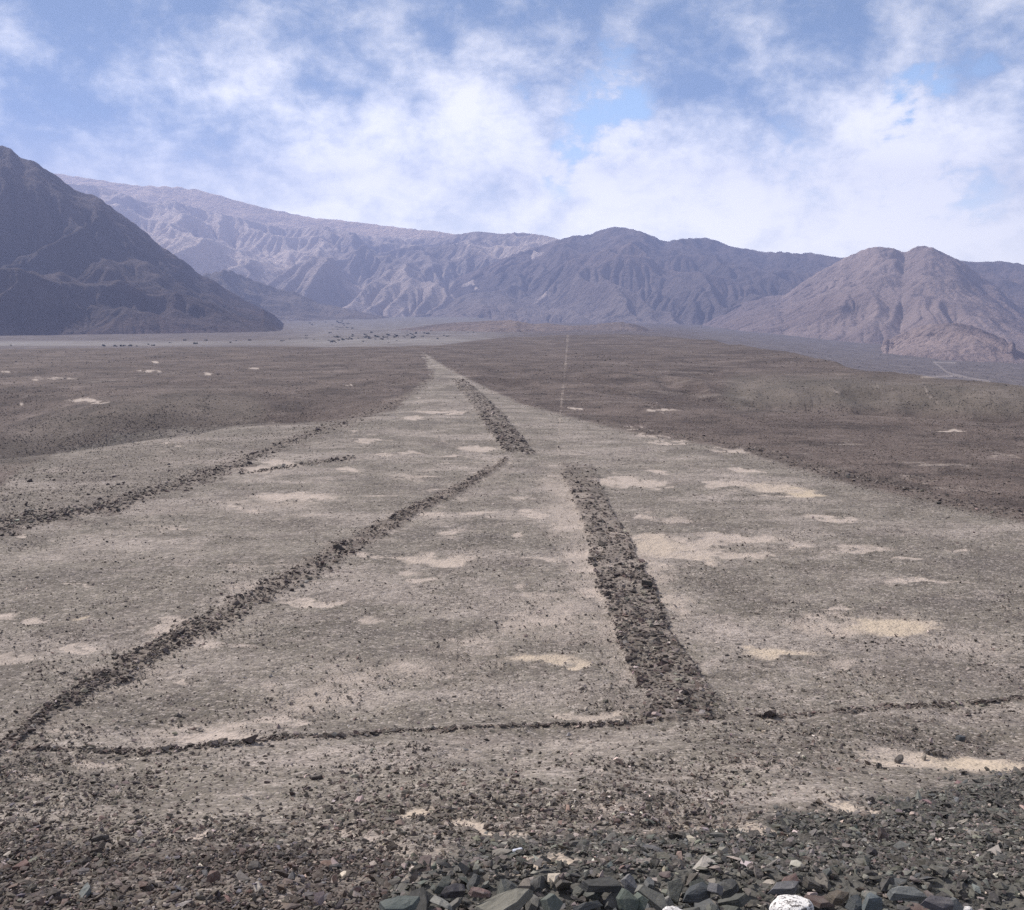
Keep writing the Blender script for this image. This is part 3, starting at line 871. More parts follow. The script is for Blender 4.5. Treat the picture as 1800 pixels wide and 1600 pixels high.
def scatter(name, x, y, size, tint, mat, lift=0.25, tilt=0.35, lib=LIB, zadd=None, label=None, group=None):
    n = len(x)
    z = H(x, y) + (0 if zadd is None else zadd)
    yaw = rng.uniform(0, 2 * math.pi, n)
    tx, ty = rng.normal(0, tilt, n), rng.normal(0, tilt, n)
    cz, sz_ = np.cos(yaw), np.sin(yaw)
    cx, sx_ = np.cos(tx), np.sin(tx)
    cy, sy_ = np.cos(ty), np.sin(ty)
    one = np.zeros(n)
    Rz = np.stack([cz, -sz_, one, sz_, cz, one, one, one, one + 1], 1).reshape(n, 3, 3)
    Rx = np.stack([one + 1, one, one, one, cx, -sx_, one, sx_, cx], 1).reshape(n, 3, 3)
    Ry = np.stack([cy, one, sy_, one, one + 1, one, -sy_, one, cy], 1).reshape(n, 3, 3)
    M = Rx @ Ry @ Rz
    asp = np.stack([rng.uniform(0.85, 1.35, n), rng.uniform(0.7, 1.1, n), rng.uniform(0.75, 1.15, n)], 1) * size[:, None]
    which = rng.integers(0, len(lib), n)
    vs, fs, ts = [], [], []
    off = 0
    for k, (V, F) in enumerate(lib):
        s = np.where(which == k)[0]
        if not len(s):
            continue
        P = np.einsum('nij,nvj->nvi', M[s], V[None] * asp[s][:, None, :])
        P[..., 0] += x[s][:, None]
        P[..., 1] += y[s][:, None]
        P[..., 2] += (z[s] + size[s] * lift * 0.5)[:, None]
        nv = V.shape[0]
        fs.append((F[None] + (off + np.arange(len(s)) * nv)[:, None, None]).reshape(-1, 3))
        vs.append(P.reshape(-1, 3))
        ts.append(np.repeat(tint[s], nv, 0))
        off += nv * len(s)
    T = np.concatenate(ts)
    T = np.hstack([T, np.ones((len(T), 1))])
    o = mesh_np(name, np.concatenate(vs), np.concatenate(fs), mat, False, {'tint': T})
    o['kind'] = 'stuff'
    if label:
        o['label'] = label
    if group:
        o['group'] = group
    return o


def stone_material():
    m, t, b = new_mat('stones', 0.85)
    *_, c = attr(t, 'tint')
    pos = t.n.new('ShaderNodeNewGeometry').outputs['Position']
    n = t.noise(pos, 22, 4, 0.6)
    col = t.mix(t.step(n, 0.3, 0.75, 0, 0.55), c, t.mix(0.6, c, (0.30, 0.27, 0.25, 1)))
    t.put(b.inputs['Base Color'], col)
    t.put(b.inputs['Normal'], t.bump(n, 0.5, 0.02))
    return m


def tints(n, base, var=0.3, alt=None, palt=0.0, pale=0.0):
    """base colour with brightness scatter; alt colours taken by some stones"""
    b = np.tile(np.array(base, float), (n, 1))
    if alt is not None:
        alts = np.array(alt, float)
        pick = rng.random(n) < palt
        b[pick] = alts[rng.integers(0, len(alts), pick.sum())]
    if pale:
        pk = rng.random(n) < pale
        b[pk] = (0.24, 0.21, 0.19)
    return b * np.exp(rng.normal(0, var, n))[:, None] * np.exp(rng.normal(0, 0.05, (n, 3)))


BROWN = (0.058, 0.046, 0.040)
SLATE = (0.058, 0.058, 0.052)
BROWNS = [(0.085, 0.058, 0.050), (0.085, 0.068, 0.060), (0.042, 0.038, 0.037), (0.13, 0.113, 0.10)]
SLATES = [(0.048, 0.051, 0.050), (0.105, 0.10, 0.09), (0.10, 0.08, 0.075), (0.062, 0.068, 0.068), (0.15, 0.145, 0.13)]


def sample(n, box):
    px = rng.uniform(box[0], box[2], n)
    py = rng.uniform(box[1], box[3], n)
    x, y, ok = hit(px, py)
    ok &= ~((y < 5.2) & (x > -1))
    return x[ok], y[ok], px[ok], py[ok]


def build_stones():
    mat = stone_material()
    # --- banks and lines of the drawing
    BIG = {'far': (24000, (780, 655, 950, 805), 0.21, 'wide dark stone bank in the far half of the drawing, running to its tip'),
           'broad': (60000, (960, 800, 1290, 1290), 0.15, 'widest dark stone bank, running up the middle of the drawing'),
           'diag': (110000, (-60, 800, 900, 1370), 0.135, 'long slanting stone bank from the lower left corner to the middle'),
           'curve': (60000, (-90, 1200, 1950, 1340), 0.115, 'thin curving stone line across the foot of the drawing'),
           'left': (70000, (-120, 650, 780, 985), 0.2, 'broad rubble band along the left edge of the drawing'),
           'branch': (7000, (400, 795, 640, 842), 0.2, 'short faint stone line branching off the left rubble band'),
           'right': (40000, (990, 715, 2000, 960), 0.2, 'ragged dark stone edge along the right side of the drawing')}
    for k, (n, box, s0, lab) in BIG.items():
        x, y, px, py = sample(n, box)
        m = cover_maps(x, y, H(x, y))
        p = m['banks'][k]
        prob = {'far': .6, 'broad': .52, 'diag': .52, 'curve': .85, 'left': .42, 'branch': .38, 'right': .5}[k]
        sel = rng.random(len(x)) < np.clip(p, 0, 2) * prob
        x, y = x[sel], y[sel]
        r = np.hypot(x, y)
        n2 = len(x)
        size = s0 * np.exp(rng.normal(-0.10, 0.45, n2))
        size = np.clip(np.maximum(size, 2.3 * r / FPX * rng.uniform(.8, 1.3, n2)), 0.04, 0.8)
        hump = {'far': .15, 'broad': .15, 'diag': .10, 'curve': .04}.get(k, 0.0)
        scatter('stone_bank' if k not in ('curve', 'branch') else 'stone_line', x, y, size, tints(n2, BROWN, 0.35, BROWNS, 0.35, 0.10), mat,
                zadd=hump * p[sel] * rng.uniform(0.3, 1.1, n2), label=lab)
    # --- loose stones over the whole plain
    x, y, px, py = sample(330000, (-90, 618, 1890, 1625))
    m = cover_maps(x, y, H(x, y))
    dark = (1 - m['field']) * (m['py'] < 1000)
    cl = fbm(x * 0.35 + 5, y * 0.25, 4, 2, 0.6)
    fore = sstep(py, 1200, 1420)
    dens = 0.10 + 0.26 * sstep(cl, 0.0, 0.35) + 0.26 * fore * sstep(cl, -0.3, 0.35) + 0.50 * dark * (0.4 + sstep(cl, -.2, .3))
    edge = sstep(m['bare'], 0.15, 0.5) * sstep(m['bare'], 0.9, 0.5)
    dens = dens * (1 - 0.93 * sstep(m['bare'], 0.4, 0.85)) + 0.12 * edge
    dens = dens * (0.35 + 0.65 * sstep(py, 620, 760))
    dens = dens * (1 - m['slate']) * (1 - m['rubble'])
    sel = rng.random(len(x)) < dens
    x, y, py_ = x[sel], y[sel], py[sel]
    r = np.hypot(x, y)
    n2 = len(x)
    size = 0.052 * np.exp(rng.normal(0, 0.6, n2))
    size = np.clip(np.maximum(size, 2.1 * r / FPX * np.exp(rng.normal(0, .3, n2))), 0.03, np.maximum(0.2, 3.4 * r / FPX))
    dk = dark[sel][:, None]
    T = tints(n2, (0.088, 0.074, 0.064), 0.5, BROWNS, 0.3, 0.14)
    T = T * (1 - 0.42 * dk)
    scatter('gravel', x, y, size, T, mat, lib=LIBS, label='loose dark stones strewn over the plain')
    # --- talus on the slope at the photographer's feet
    for nm, key, n, s0, base, alts, lab in (('scree', 'slate', 90000, 0.095, SLATE, SLATES, 'dark greenish slate scree on the slope at the lower right'),
                                            ('rubble', 'rubble', 75000, 0.070, BROWN, BROWNS + [(0.07, 0.066, 0.08)], 'dark brown rubble on the slope at the lower left')):
        box = (740, 1340, 1900, 1640) if key == 'slate' else (-90, 1400, 920, 1640)
        x, y, px, py = sample(n, box)
        m = cover_maps(x, y, H(x, y))
        p = m[key] * (1 - 0.96 * sstep(m['bare'], 0.25, 0.6))
        if key == 'rubble':
            p = p * (0.24 + 0.85 * sstep(fbm(x * 0.8, y * 0.8, 4, 2), -0.12, 0.3))
        sel = rng.random(len(x)) < p * 0.62
        x, y = x[sel], y[sel]
        n2 = len(x)
        size = np.clip(s0 * np.exp(rng.normal(-0.30, 0.52, n2)), 0.03, 0.36)
        scatter(nm, x, y, size, tints(n2, base, 0.45, alts, 0.4, 0.05), mat, tilt=0.34, lib=LIBF if key == 'slate' else LIB, label=lab,
                zadd=rng.uniform(-0.02, 0.05, n2))
    # --- grit filling the rim of the ledge
    n = 9000
    x = rng.uniform(-0.75, 2.7, n)
    y = rng.uniform(2.5, 4.1, n)
    size = 0.03 * np.exp(rng.normal(0, 0.45, n))
    scatter('grit', x, y, size, tints(n, SLATE, 0.4, SLATES, 0.45, 0.08), mat, label='grit between the slabs of the rubble rim', zadd=rng.uniform(-0.01, 0.02, n))


# ------------------------------------------------------------------ single stones near the camera
def rim_material():
    m, t, b = new_mat('slate_slab', 0.7)
    oi = t.n.new('ShaderNodeObjectInfo')
    tcx = t.n.new('ShaderNodeTexCoord').outputs['Object']
    v = t.vmath('ADD', tcx, t.comb(t.math('MULTIPLY', oi.outputs['Random'], 37.0), 0.0, 0.0))
    n1 = t.noise(v, 2.2, 6, 0.62, 0.5)
    n2 = t.noise(v, 9.0, 6, 0.65)
    x_, y_, z_ = t.sep(v)
    lay = t.noise(t.comb(t.math('MULTIPLY', x_, 0.6), t.math('MULTIPLY', y_, 0.6), t.math('MULTIPLY', z_, 9.0)), 2.0, 4, 0.6)
    c = oi.outputs['Color']
    col = t.mix(t.step(n1, 0.35, 0.7, 0, 0.6), c, t.mix(0.25, c, (0.26, 0.25, 0.23, 1)))
    col = t.mix(t.step(n2, 0.52, 0.75, 0, 0.55), col, (0.035, 0.036, 0.036, 1))
    col = t.mix(t.step(lay, 0.5, 0.7, 0, 0.3), col, (0.22, 0.21, 0.19, 1))
    t.put(b.inputs['Base Color'], col)
    h = t.math('ADD', t.math('MULTIPLY', n2, 0.5), t.math('MULTIPLY', lay, 0.6))
    t.put(b.inputs['Normal'], t.bump(h, 0.55, 0.012))
    return m


def white_material():
    m, t, b = new_mat('white_speckled_rock', 0.7)
    tcx = t.n.new('ShaderNodeTexCoord').outputs['Object']
    n1 = t.noise(tcx, 5.0, 5, 0.7, 0.6)
    n2 = t.noise(tcx, 17.0, 4, 0.6)
    s = t.math('ADD', t.math('MULTIPLY', n1, 0.65), t.math('MULTIPLY', n2, 0.35))
    col = t.mix(t.step(s, 0.49, 0.57), (0.78, 0.77, 0.76, 1), (0.13, 0.12, 0.12, 1))
    t.put(b.inputs['Base Color'], col)
    t.put(b.inputs['Normal'], t.bump(n1, 0.5, 0.02))
    return m


def slab_mesh(name, seed, kind, mat):
    rs = random.Random(seed)
    bm = bmesh.new()
    if kind == 'boulder':
        bmesh.ops.create_icosphere(bm, subdivisions=4, radius=0.5)
        for v in bm.verts:
            p = v.co.copy() * 1.0
            q = float(fbm(np.array([p.x * 3 + 5 + p.z * 1.7]), np.array([p.y * 3 + p.z * 2]), 3, seed)[0])
            v.co *= 1 + 0.22 * q
            if v.co.z > 0.33:
                v.co.z = 0.33 + (v.co.z - 0.33) * 0.4
        for f in bm.faces:
            f.smooth = True
    else:
        thick = {'slab': rs.uniform(0.08, 0.18), 'wedge': rs.uniform(0.2, 0.34), 'block': rs.uniform(0.34, 0.5)}[kind]
        k = rs.choice([4, 5, 6, 7])
        a0 = rs.uniform(0, 6.28)
        ring = []
        for i in range(k):
            a = a0 + 6.283 * (i + rs.uniform(-0.28, 0.28)) / k
            rr_ = rs.uniform(0.38, 0.56)
            ring.append((math.cos(a) * rr_ * 1.15, math.sin(a) * rr_ * rs.uniform(.5, .9)))
        tx, ty = rs.uniform(-.25, .25), rs.uniform(-.25, .25)
        for s, z in ((1, -0.5), (rs.uniform(0.75, 0.95), 0.5)):
            for (x, y) in ring:
                bm.verts.new((x * s + rs.uniform(-.03, .03), y * s + rs.uniform(-.03, .03), thick * (z + tx * x * (1 if z > 0 else 0) * 3 + rs.uniform(-.1, .1))))
        for _ in range(2):
            bm.verts.new((rs.uniform(-.25, .25), rs.uniform(-.25, .25), thick * rs.uniform(.5, .75)))
        r = bmesh.ops.convex_hull(bm, input=bm.verts[:])
        bmesh.ops.delete(bm, geom=[g for g in r['geom_interior'] if isinstance(g, bmesh.types.BMVert)], context='VERTS')
        bmesh.ops.dissolve_limit(bm, angle_limit=0.12, verts=bm.verts[:], edges=bm.edges[:])
        bmesh.ops.bevel(bm, geom=bm.edges[:], offset=0.007, segments=1, affect='EDGES')
        bmesh.ops.triangulate(bm, faces=bm.faces[:])
        bmesh.ops.subdivide_edges(bm, edges=bm.edges[:], cuts=2, use_grid_fill=True)
        for v in bm.verts:
            p = v.co
            q = fbm(np.array([p.x * 5 + seed + p.z * 3]), np.array([p.y * 5 + p.z * 3]), 3, seed)[0]
            v.co += v.normal * 0.018 * float(q)
    bmesh.ops.recalc_face_normals(bm, faces=bm.faces[:])
    me = bpy.data.meshes.new(name)
    bm.to_mesh(me)
    bm.free()
    me.materials.append(mat)
    return me


TONES = [('greenish grey', (0.115, 0.120, 0.108)), ('charcoal', (0.050, 0.052, 0.052)), ('blue grey', (0.095, 0.102, 0.106)),
         ('dark green', (0.066, 0.075, 0.067)), ('brownish grey', (0.12, 0.108, 0.094)), ('reddish', (0.13, 0.088, 0.078)), ('pale grey', (0.19, 0.185, 0.17))]
WARM = [('dark brown', (0.068, 0.055, 0.049)), ('charcoal', (0.046, 0.043, 0.043)), ('purplish', (0.070, 0.060, 0.066)), ('reddish', (0.10, 0.066, 0.058)),
        ('brownish grey', (0.115, 0.10, 0.09))]


def build_single_stones():
    mat = rim_material()
    wm = white_material()
    kinds = [('slab', 'flat slab')] * 9 + [('wedge', 'wedge stone')] * 8 + [('block', 'blocky stone')] * 5
    lib = [(slab_mesh('stone', 100 + i, k[0], mat), k[1], k[0]) for i, k in enumerate(kinds)]

    def put(me, loc, rot, s, name, label, cat, group=None, color=None):
        o = bpy.data.objects.new(name, me)
        link(o)
        o.location = loc
        o.rotation_euler = rot
        o.scale = s
        if color:
            o.color = (*color, 1)
        o['label'] = label
        o['category'] = cat
        if group:
            o['group'] = group
        return o

    def at_depth(px, py, yd):
        u, f, w = px_dir(px, py)
        t = yd / f
        return (u * t, yd, CAMZ + w * t)

    # ---- stones one can pick out
    spec = [  # px, py, depth, size (long, wide, thick factor), mesh index, rot, colour, name, label
        (885, 1588, 3.25, (.185, .14, .20), 0, (0.25, -0.1, 0.2), (.17, .165, .14), 'large pale olive slab with rounded edge lying left of the rim middle'),
        (925, 1556, 3.55, (.085, .07, .10), 16, (0.2, 0.1, 1.0), (.19, .165, .14), 'small pinkish grey block perched on the rim below the sandy hollow'),
        (975, 1590, 3.25, (.09, .14, .16), 10, (0.9, 0.1, 0.4), (.085, .10, .09), 'narrow dark green stone standing just right of the large olive slab'),
        (1060, 1556, 3.5, (.16, .10, .13), 11, (0.15, 0.1, 0.1), (.05, .052, .052), 'long charcoal stone at the crest of the rim right of the hollow'),
        (1108, 1552, 3.5, (.11, .08, .10), 4, (0.35, 0.5, -0.5), (.16, .16, .165), 'pale slab leaning down to the right on the rim crest'),
        (1103, 1588, 3.2, (.07, .13, .2), 12, (1.1, 0.1, 0.1), (.07, .088, .075), 'upright dark green slab, left one of a standing pair'),
        (1122, 1588, 3.2, (.07, .13, .2), 13, (1.1, -0.1, 0.2), (.085, .105, .09), 'upright dark green slab, right one of a standing pair'),
        (1150, 1580, 3.25, (.15, .10, .12), 2, (0.35, 0.45, -0.4), (.15, .15, .135), 'grey slab sloping right above the small white stone'),
        (1225, 1568, 3.35, (.13, .10, .16), 17, (0.2, 0.1, 0.3), (.052, .06, .068), 'large dark blue grey block in the middle of the rim'),
        (1256, 1562, 3.35, (.08, .08, .12), 9, (0.5, 0.4, 2.0), (.14, .14, .15), 'pale grey triangular stone beside the dark blue grey block'),
        (1278, 1562, 3.4, (.10, .09, .16), 18, (0.1, 0.1, 1.2), (.04, .042, .042), 'nearly black block left of the speckled white rock'),
        (1388, 1550, 3.65, (.10, .08, .14), 14, (0.5, -0.3, 0.6), (.17, .105, .095), 'reddish pointed stone behind the speckled white rock'),
        (1380, 1562, 3.45, (.13, .10, .12), 5, (0.3, 0.1, 0.2), (.15, .15, .16), 'light grey slab directly behind the speckled white rock'),
        (1472, 1578, 3.35, (.10, .09, .15), 15, (0.3, 0.1, 0.2), (.12, .10, .08), 'olive brown stone with a dark hollow right of the speckled white rock'),
        (1533, 1588, 3.25, (.09, .09, .2), 19, (0.2, 0.1, 0.5), (.10, .12, .13), 'rounded blue grey block at the foot of the picture'),
        (1505, 1592, 3.2, (.06, .08, .14), 20, (0.3, 0.1, 1.5), (.06, .07, .075), 'small dark blue stone left of the rounded blue grey block'),
        (1592, 1572, 3.3, (.15, .11, .12), 1, (0.25, 0.15, 0.1), (.15, .16, .16), 'wide pale blue grey slab right of the rounded block'),
        (1650, 1588, 3.2, (.13, .09, .10), 3, (0.35, 0.2, 0.2), (.095, .09, .10), 'purplish grey slab near the lower right of the rim'),
        (845, 1570, 3.4, (.09, .06, .08), 6, (0.15, 0.25, 0.3), (.20, .14, .13), 'pink slab tucked behind the large pale olive slab'),
        (775, 1587, 3.25, (.09, .09, .12), 8, (0.7, 0.1, 2.4), (.20, .20, .185), 'light grey triangular stone near the left end of the rim'),
        (700, 1590, 3.3, (.16, .11, .14), 7, (0.25, -0.1, 0.1), (.10, .12, .115), 'green grey slab at the left end of the rim'),
        (800, 1565, 3.4, (.10, .09, .12), 21, (0.3, 0.2, 0.7), (.045, .042, .05), 'nearly black wedge stone above the light grey triangular one'),
    ]
    used = []
    for (px, py, yd, s, mi, rot, c, lab) in spec:
        me, shp, kd = lib[mi % len(lib)]
        p = at_depth(px, py, yd)
        th = {'slab': 3.0, 'wedge': 1.6, 'block': 1.0}[kd]
        put(me, p, rot, (s[0], s[1], s[2] * th * 0.55), 'stone', lab, 'stone', 'stones piled on the rubble rim', c)
        used.append((px, py))
    big = slab_mesh('white_rock', 77, 'boulder', wm)
    put(big, at_depth(1392, 1606, 3.12), (0, 0, .4), (.145, .13, .125), 'white_rock', 'white rock with black speckles at the bottom of the picture', 'rock')
    big2 = slab_mesh('white_rock', 78, 'boulder', wm)
    put(big2, at_depth(1183, 1606, 3.12), (0, .3, .4), (.085, .06, .05), 'white_rock', 'small white rock half hidden at the bottom edge, left of the speckled one', 'rock')
    put(big2, at_depth(1702, 1601, 3.1), (0, .3, 1.4), (.03, .03, .035), 'white_rock', 'tiny white stone chip at the bottom edge near the right corner', 'rock')
    # ---- the rest of the pile: rows from crest to the bottom edge
    rs = random.Random(3)
    n = 0
    rows = []
    for i in range(178):
        px = rs.uniform(650, 1850)
        yd = rs.uniform(2.95, 3.85)
        x = (px - 900) / FPX * yd / CP
        x = x * 1.12
        base = float(H(x, yd))
        s = rs.choice([.07, .08, .09, .10, .11, .13, .15]) * (0.85 if px > 1500 else 1.0)
        if px > 1450 and rs.random() < 0.3:
            s *= 0.8
        me, shp, kd = rs.choice(lib)
        tn, c = rs.choice(TONES[:5] + TONES[:4] + TONES)
        z = base + rs.uniform(0.0, 0.055)
        # never poke up over the crest of the rim
        lim = CAMZ - yd * math.tan(math.radians(31.35 + (0.7 if px > 1550 or px < 780 else 0)))
        z = min(z, lim - s * 0.30)
        f_ = rs.uniform(.85, 1.3)
        q_ = rs.uniform(.65, 1.2)
        sz = 'small' if s < .085 else ('large' if s > .12 else 'medium')
        where = 'left of the large olive slab' if px < 840 else ('just right of the olive slab' if px < 1090 else (
            'left of the speckled white rock' if px < 1350 else ('right of the speckled white rock' if px < 1560 else 'at the right end of the rim')))
        put(me, (x, yd, z), (rs.gauss(0.12, .42), rs.gauss(0, .42), rs.uniform(0, 6.28)), (s * f_, s, s * rs.uniform(.8, 1.3)), 'stone',
            f'{sz} {tn} {shp} {where}', 'stone', 'stones piled on the rubble rim', tuple(k * q_ * 0.85 for k in c))
        rows.append((px, bpy.context.scene.collection.objects[-1]))
        n += 1
    # ---- larger stones on the slope beyond
    sl_spots = []
    for i in range(92):
        left = i < 44
        px = rs.uniform(0, 680) if left else rs.uniform(1000, 1800)
        py = rs.uniform(1478, 1598) if left else rs.uniform(1440, 1530)
        sl_spots.append((px, py, left))
    X, Y, ok = hit(np.array([a[0] for a in sl_spots]), np.array([a[1] for a in sl_spots]))
    for (px, py, left), x, y, o_ in zip(sl_spots, X, Y, ok):
        if y < 5.2:
            continue
        me, shp, kd = rs.choice(lib)
        tn, c = rs.choice(WARM if left else TONES)
        s = rs.uniform(.10, .18) if left else rs.uniform(.11, .19)
        sz = 'small' if s < .14 else ('large' if s > .172 else 'medium')
        hgt = 'low down' if py > (1540 if left else 1490) else 'higher up'
        where = ('%s on the %s the brown slope' % (hgt, 'left edge of' if px < 230 else ('right part of' if px > 450 else 'middle of'))) if left else \
            ('%s on the %s the slate slope' % (hgt, 'left part of' if px < 1250 else ('right edge of' if px > 1550 else 'middle of')))
        put(me, (x, y, float(H(x, y)) + s * .10), (rs.gauss(0, .25), rs.gauss(0, .25), rs.uniform(0, 6.28)), (s, s * rs.uniform(.8, 1), s * rs.uniform(.9, 1.5)), 'stone',
            f'{sz} {tn} {shp} {where}', 'stone', 'larger stones on the near slope', c)
        rows.append((px, bpy.context.scene.collection.objects[-1]))
    same = {}
    for px, o in rows:
        same.setdefault(o['label'], []).append((px, o))
    words = ['leftmost', 'second', 'third', 'fourth', 'fifth', 'sixth', 'seventh', 'eighth']
    for lab, lst in same.items():
        if 1 < len(lst) <= 8:
            lst.sort(key=lambda q: q[0])
            for i_, (px, o) in enumerate(lst):
                o['label'] = ('leftmost ' + lab) if i_ == 0 else words[i_] + ' ' + lab
    # ---- noted loose stones
    for (px, py, s, c, lab, mi) in [
            (917, 1523, .21, (.19, .10, .09), 'dark red rounded stone in the sandy hollow below the white bottle', 17),
            (902, 1511, .12, (.14, .10, .13), 'purple stone leaning against the white bottle', 18),
            (955, 1519, .10, (.14, .12, .10), 'small oval brown stone on the sand right of the red one', 16),
            (973, 1516, .13, (.11, .09, .07), 'brown pointed stone near the right end of the sandy hollow', 11),
            (556, 1370, .30, (.055, .045, .042), 'lone dark flat stone on grey gravel left of centre', 1),
            (168, 1364, .26, (.06, .05, .046), 'dark flat stone on gravel below the thin curving stone line', 2),
            (40, 1530, .34, (.13, .075, .07), 'large reddish slab near the left edge of the brown slope', 4),
            (150, 1577, .26, (.16, .18, .18), 'pale blue grey slab low on the brown slope', 5),
            (175, 1482, .28, (.075, .066, .062), 'squat dark brown block at the top of the brown slope', 19),
            (1630, 1323, .22, (.05, .045, .045), 'dark stone above the round grey one beside the yellow sand', 12),
            (1648, 1326, .26, (.14, .125, .115), 'round grey stone beside the yellow sand at the right', 20),
            (1580, 1338, .34, (.08, .07, .065), 'upright dark stone left of the yellow sand patch', 14),
            (1545, 1348, .26, (.075, .068, .062), 'low dark stone next to the upright one by the yellow sand', 13),
            (1690, 1300, .34, (.07, .08, .09), 'bluish dark stone above the yellow sand patch', 10),
            (1625, 1333, .18, (.2, .175, .15), 'pale square stone on sand between two dark ones', 21),
            (860, 1290 + 165, .2, (.07, .06, .055), 'dark stone at the edge of the small round sand patch', 15)]:
        X, Y, ok = hit(np.array([px]), np.array([py]))
        x, y = float(X[0]), float(Y[0])
        me = lib[mi % len(lib)][0]
        kd = lib[mi % len(lib)][2]
        put(me, (x, y, float(H(x, y)) + s * .14), (rs.gauss(0, .12), rs.gauss(0, .12), rs.uniform(0, 6)), (s, s * .8, s * (2.0 if kd == 'slab' else 1.2)), 'stone', lab, 'stone', None, c)
    # ---- bottle
    mb, t, b = new_mat('cloudy_plastic', 0.35)
    n = t.noise(t.n.new('ShaderNodeTexCoord').outputs['Object'], 30, 3, 0.6)
    t.put(b.inputs['Base Color'], t.mix(t.step(n, .4, .7), (0.66, 0.70, 0.80, 1), (0.40, 0.42, 0.52, 1)))
    mc, t, b = new_mat('dusty_cap', 0.6)
    b.inputs['Base Color'].default_value = (0.10, 0.09, 0.13, 1)
    X, Y, ok = hit(np.array([908.0]), np.array([1502.0]))
    root = bpy.data.objects.new('bottle', None)
    link(root)
    root.location = (float(X[0]), float(Y[0]), float(H(X[0], Y[0])) + .05)
    root.rotation_euler = (0, math.radians(-5), math.radians(14))
    root['label'] = 'cloudy white plastic bottle lying at the upper left of the sandy hollow'
    root['category'] = 'bottle'

    def lathe(name, prof, mat_, seg=20):
        bm = bmesh.new()
        rings = []
        for (xx, r) in prof:
            rings.append([bm.verts.new((xx, r * math.cos(6.2832 * i / seg), r * math.sin(6.2832 * i / seg))) for i in range(seg)])
        for a, b_ in zip(rings, rings[1:]):
            for i in range(seg):
                bm.faces.new((a[i], a[(i + 1) % seg], b_[(i + 1) % seg], b_[i]))
        bm.faces.new(rings[0])
        bm.faces.new(rings[-1])
        bmesh.ops.recalc_face_normals(bm, faces=bm.faces[:])
        for f in bm.faces:
            f.smooth = True
        me = bpy.data.meshes.new(name)
        bm.to_mesh(me)
        bm.free()
        me.materials.append(mat_)
        o = link(bpy.data.objects.new(name, me))
        o.parent = root
        return o
    lathe('body', [(.085, .018), (.082, .030), (.06, .033), (.02, .032), (.015, .0305), (.01, .032), (-.04, .032), (-.06, .024), (-.07, .013), (-.078, .012)], mb)
    lathe('cap', [(-.076, .016), (-.094, .016), (-.096, .013)], mc)


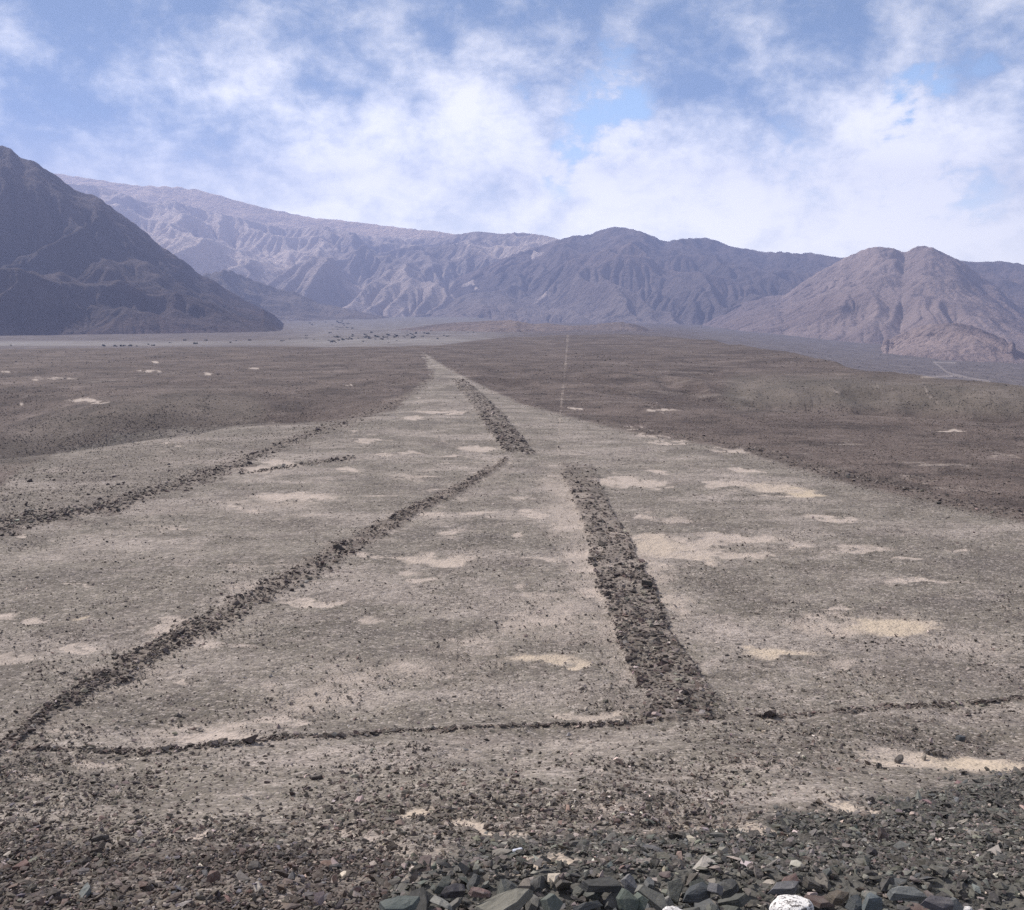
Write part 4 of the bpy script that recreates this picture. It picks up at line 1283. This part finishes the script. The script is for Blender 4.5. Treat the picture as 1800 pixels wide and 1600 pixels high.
# ------------------------------------------------------------------ shrubs in the valley
def build_bushes():
    m, t, b = new_mat('shrub_leaves', 0.8)
    pos = t.n.new('ShaderNodeNewGeometry').outputs['Position']
    n = t.noise(pos, 1.1, 3, 0.6)
    t.put(b.inputs['Base Color'], t.mix(n, (0.035, 0.042, 0.028, 1), (0.085, 0.092, 0.058, 1)))
    meshes = []
    for k in range(6):
        rs = random.Random(40 + k)
        bm = bmesh.new()
        # short leaning stems
        for s in range(4):
            a = rs.uniform(0, 6.28)
            p0 = Vector((0, 0, -0.3))
            p1 = Vector((math.cos(a) * .35, math.sin(a) * .35, .45))
            q = [bm.verts.new(p0 + Vector((math.cos(j * 2.1) * .05, math.sin(j * 2.1) * .05, 0))) for j in range(3)]
            w = [bm.verts.new(p1 + Vector((math.cos(j * 2.1) * .02, math.sin(j * 2.1) * .02, 0))) for j in range(3)]
            for j in range(3):
                bm.faces.new((q[j], q[(j + 1) % 3], w[(j + 1) % 3], w[j]))
        lobes = [(Vector((rs.uniform(-.55, .55), rs.uniform(-.45, .45), rs.uniform(.2, .65))), rs.uniform(.2, .42)) for _ in range(7)]
        for (c, r) in lobes:
            for _ in range(46):
                d = Vector((rs.gauss(0, 1), rs.gauss(0, 1), rs.gauss(0, 1))).normalized() * r * rs.uniform(.5, 1.05)
                p = c + d
                if p.z < 0:
                    continue
                u = Vector((rs.gauss(0, 1), rs.gauss(0, 1), rs.gauss(0, 1))).normalized() * .09
                w = u.orthogonal().normalized() * .07
                bm.faces.new([bm.verts.new(p + u), bm.verts.new(p + w), bm.verts.new(p - u), bm.verts.new(p - w)])
        me = bpy.data.meshes.new('shrub')
        bm.to_mesh(me)
        bm.free()
        me.materials.append(m)
        meshes.append(me)
    rs = random.Random(8)

    def ground_hit(px, py):
        X, Y, ok = hit(np.array([px]), np.array([py]))
        return float(X[0]), float(Y[0]), bool(ok[0])
    spots = [(344, 605, 11, 'dome shaped dark shrub, largest on the pale river bed', None), (300, 603, 5, 'small dark shrub beside the sandy mound on the river bed', None),
             (269, 608, 9, 'tall dark shrub left of the sandy mound on the river bed', None)]
    g1 = 'shrubs along the near edge of the river bed'
    for px, py, s in [(20, 608, 5), (183, 609, 8), (203, 609, 7), (215, 609, 9), (229, 609, 9), (240, 609, 5), (262, 606, 5), (325, 599, 7), (362, 599, 7), (405, 602, 4), (415, 600, 4), (438, 599, 7),
                      (405, 603, 4), (495, 600, 6), (500, 599, 4), (510, 597, 5), (538, 595, 6), (552, 598, 5), (586, 601, 8), (596, 599, 6), (604, 598, 8), (612, 597, 5)]:
        spots.append((px, py, s, 'low dark shrub on the pale river bed', g1))
    g2 = 'shrubs scattered over the valley fan'
    for i in range(60):
        px = rs.gauss(665, 48)
        py = 592 + rs.gauss(0, 4.5) - (px - 665) * 0.02
        spots.append((px, min(py, 606), rs.uniform(3.5, 8), 'dark green shrub in the thick belt across the valley fan', g2))
    g3 = 'shrubs at the foot of the dark slope'
    for i in range(34):
        px = rs.uniform(515, 620)
        py = 556 + (px - 515) * 0.2 + rs.gauss(0, 4)
        spots.append((px, py, rs.uniform(3, 6), 'small dark shrub at the valley mouth beside the dark mountain foot', g3))
    g4 = 'shrubs beyond the straight line'
    for i in range(34):
        px = rs.gauss(1065, 30)
        py = rs.choice([628, 630, 643, 646, 648]) + rs.gauss(0, 2)
        spots.append((px, py, rs.uniform(2.5, 4.5), 'low grey green shrub on the dark plain right of the straight line', g4))
    g5 = 'shrubs at the far right end of the fan'
    for px in (700, 712, 722, 730, 742, 752, 760, 780, 815, 822, 832, 850, 745, 757):
        spots.append((px, 590 + rs.uniform(-8, 4) - (px - 700) * 0.04, rs.uniform(3, 6), 'dark shrub of the thin row ending the fan', g5))
    px = np.array([s[0] for s in spots], float)
    py = np.array([s[1] for s in spots], float)
    X, Y, ok = hit(px, py)
    nth = ['first', 'second', 'third', 'fourth', 'fifth', 'sixth', 'seventh', 'eighth', 'ninth', 'tenth', 'eleventh', 'twelfth', 'thirteenth', 'fourteenth', 'fifteenth',
           'sixteenth', 'seventeenth', 'eighteenth', 'nineteenth', 'twentieth', 'twenty-first', 'twenty-second']
    for gg in (g1, g5):
        mem = sorted([i for i, q in enumerate(spots) if q[4] == gg], key=lambda i: spots[i][0])
        for k_, i in enumerate(mem):
            q = spots[i]
            spots[i] = (q[0], q[1], q[2], nth[k_] + ' ' + q[3] + ', counted from the left', q[4])
    for (a, b_, s, lab, g), x, y, o_ in zip(spots, X, Y, ok):
        if not o_:
            continue
        r = math.hypot(x, y)
        w = s * r / FPX * 0.62
        o = link(bpy.data.objects.new('shrub', rs.choice(meshes)))
        o.location = (x, y, float(H(x, y)) - 0.1)
        o.scale = (w * rs.uniform(.9, 1.3), w, w * rs.uniform(.6, .85))
        o.rotation_euler = (0, 0, rs.uniform(0, 6.28))
        o['label'] = lab
        o['category'] = 'shrub'
        if g:
            o['group'] = g


# ------------------------------------------------------------------ haze
def build_haze():
    bm = bmesh.new()
    bmesh.ops.create_cube(bm, size=1.0)
    me = bpy.data.meshes.new('haze')
    bm.to_mesh(me)
    bm.free()
    o = link(bpy.data.objects.new('haze', me))
    zlo, zhi = -90.0, 850.0
    o.scale = (11800, 11800, zhi - zlo)
    o.location = (0, 0, (zhi + zlo) / 2)
    m = bpy.data.materials.new('haze')
    m.use_nodes = True
    t = NT(m.node_tree)
    t.n.clear()
    v = t.n.new('ShaderNodeVolumePrincipled')
    v.inputs['Color'].default_value = (0.45, 0.55, 1.0, 1)
    v.inputs['Density'].default_value = 0.00026
    v.inputs['Density Attribute'].default_value = ''
    v.inputs['Anisotropy'].default_value = 0.2
    out = t.n.new('ShaderNodeOutputMaterial')
    t.l.new(v.outputs[0], out.inputs['Volume'])
    me.materials.append(m)
    o['kind'] = 'stuff'
    o['label'] = 'blue haze over the far mountains'


build_ground()
build_mountains()
build_stones()
build_single_stones()
build_bushes()
build_haze()
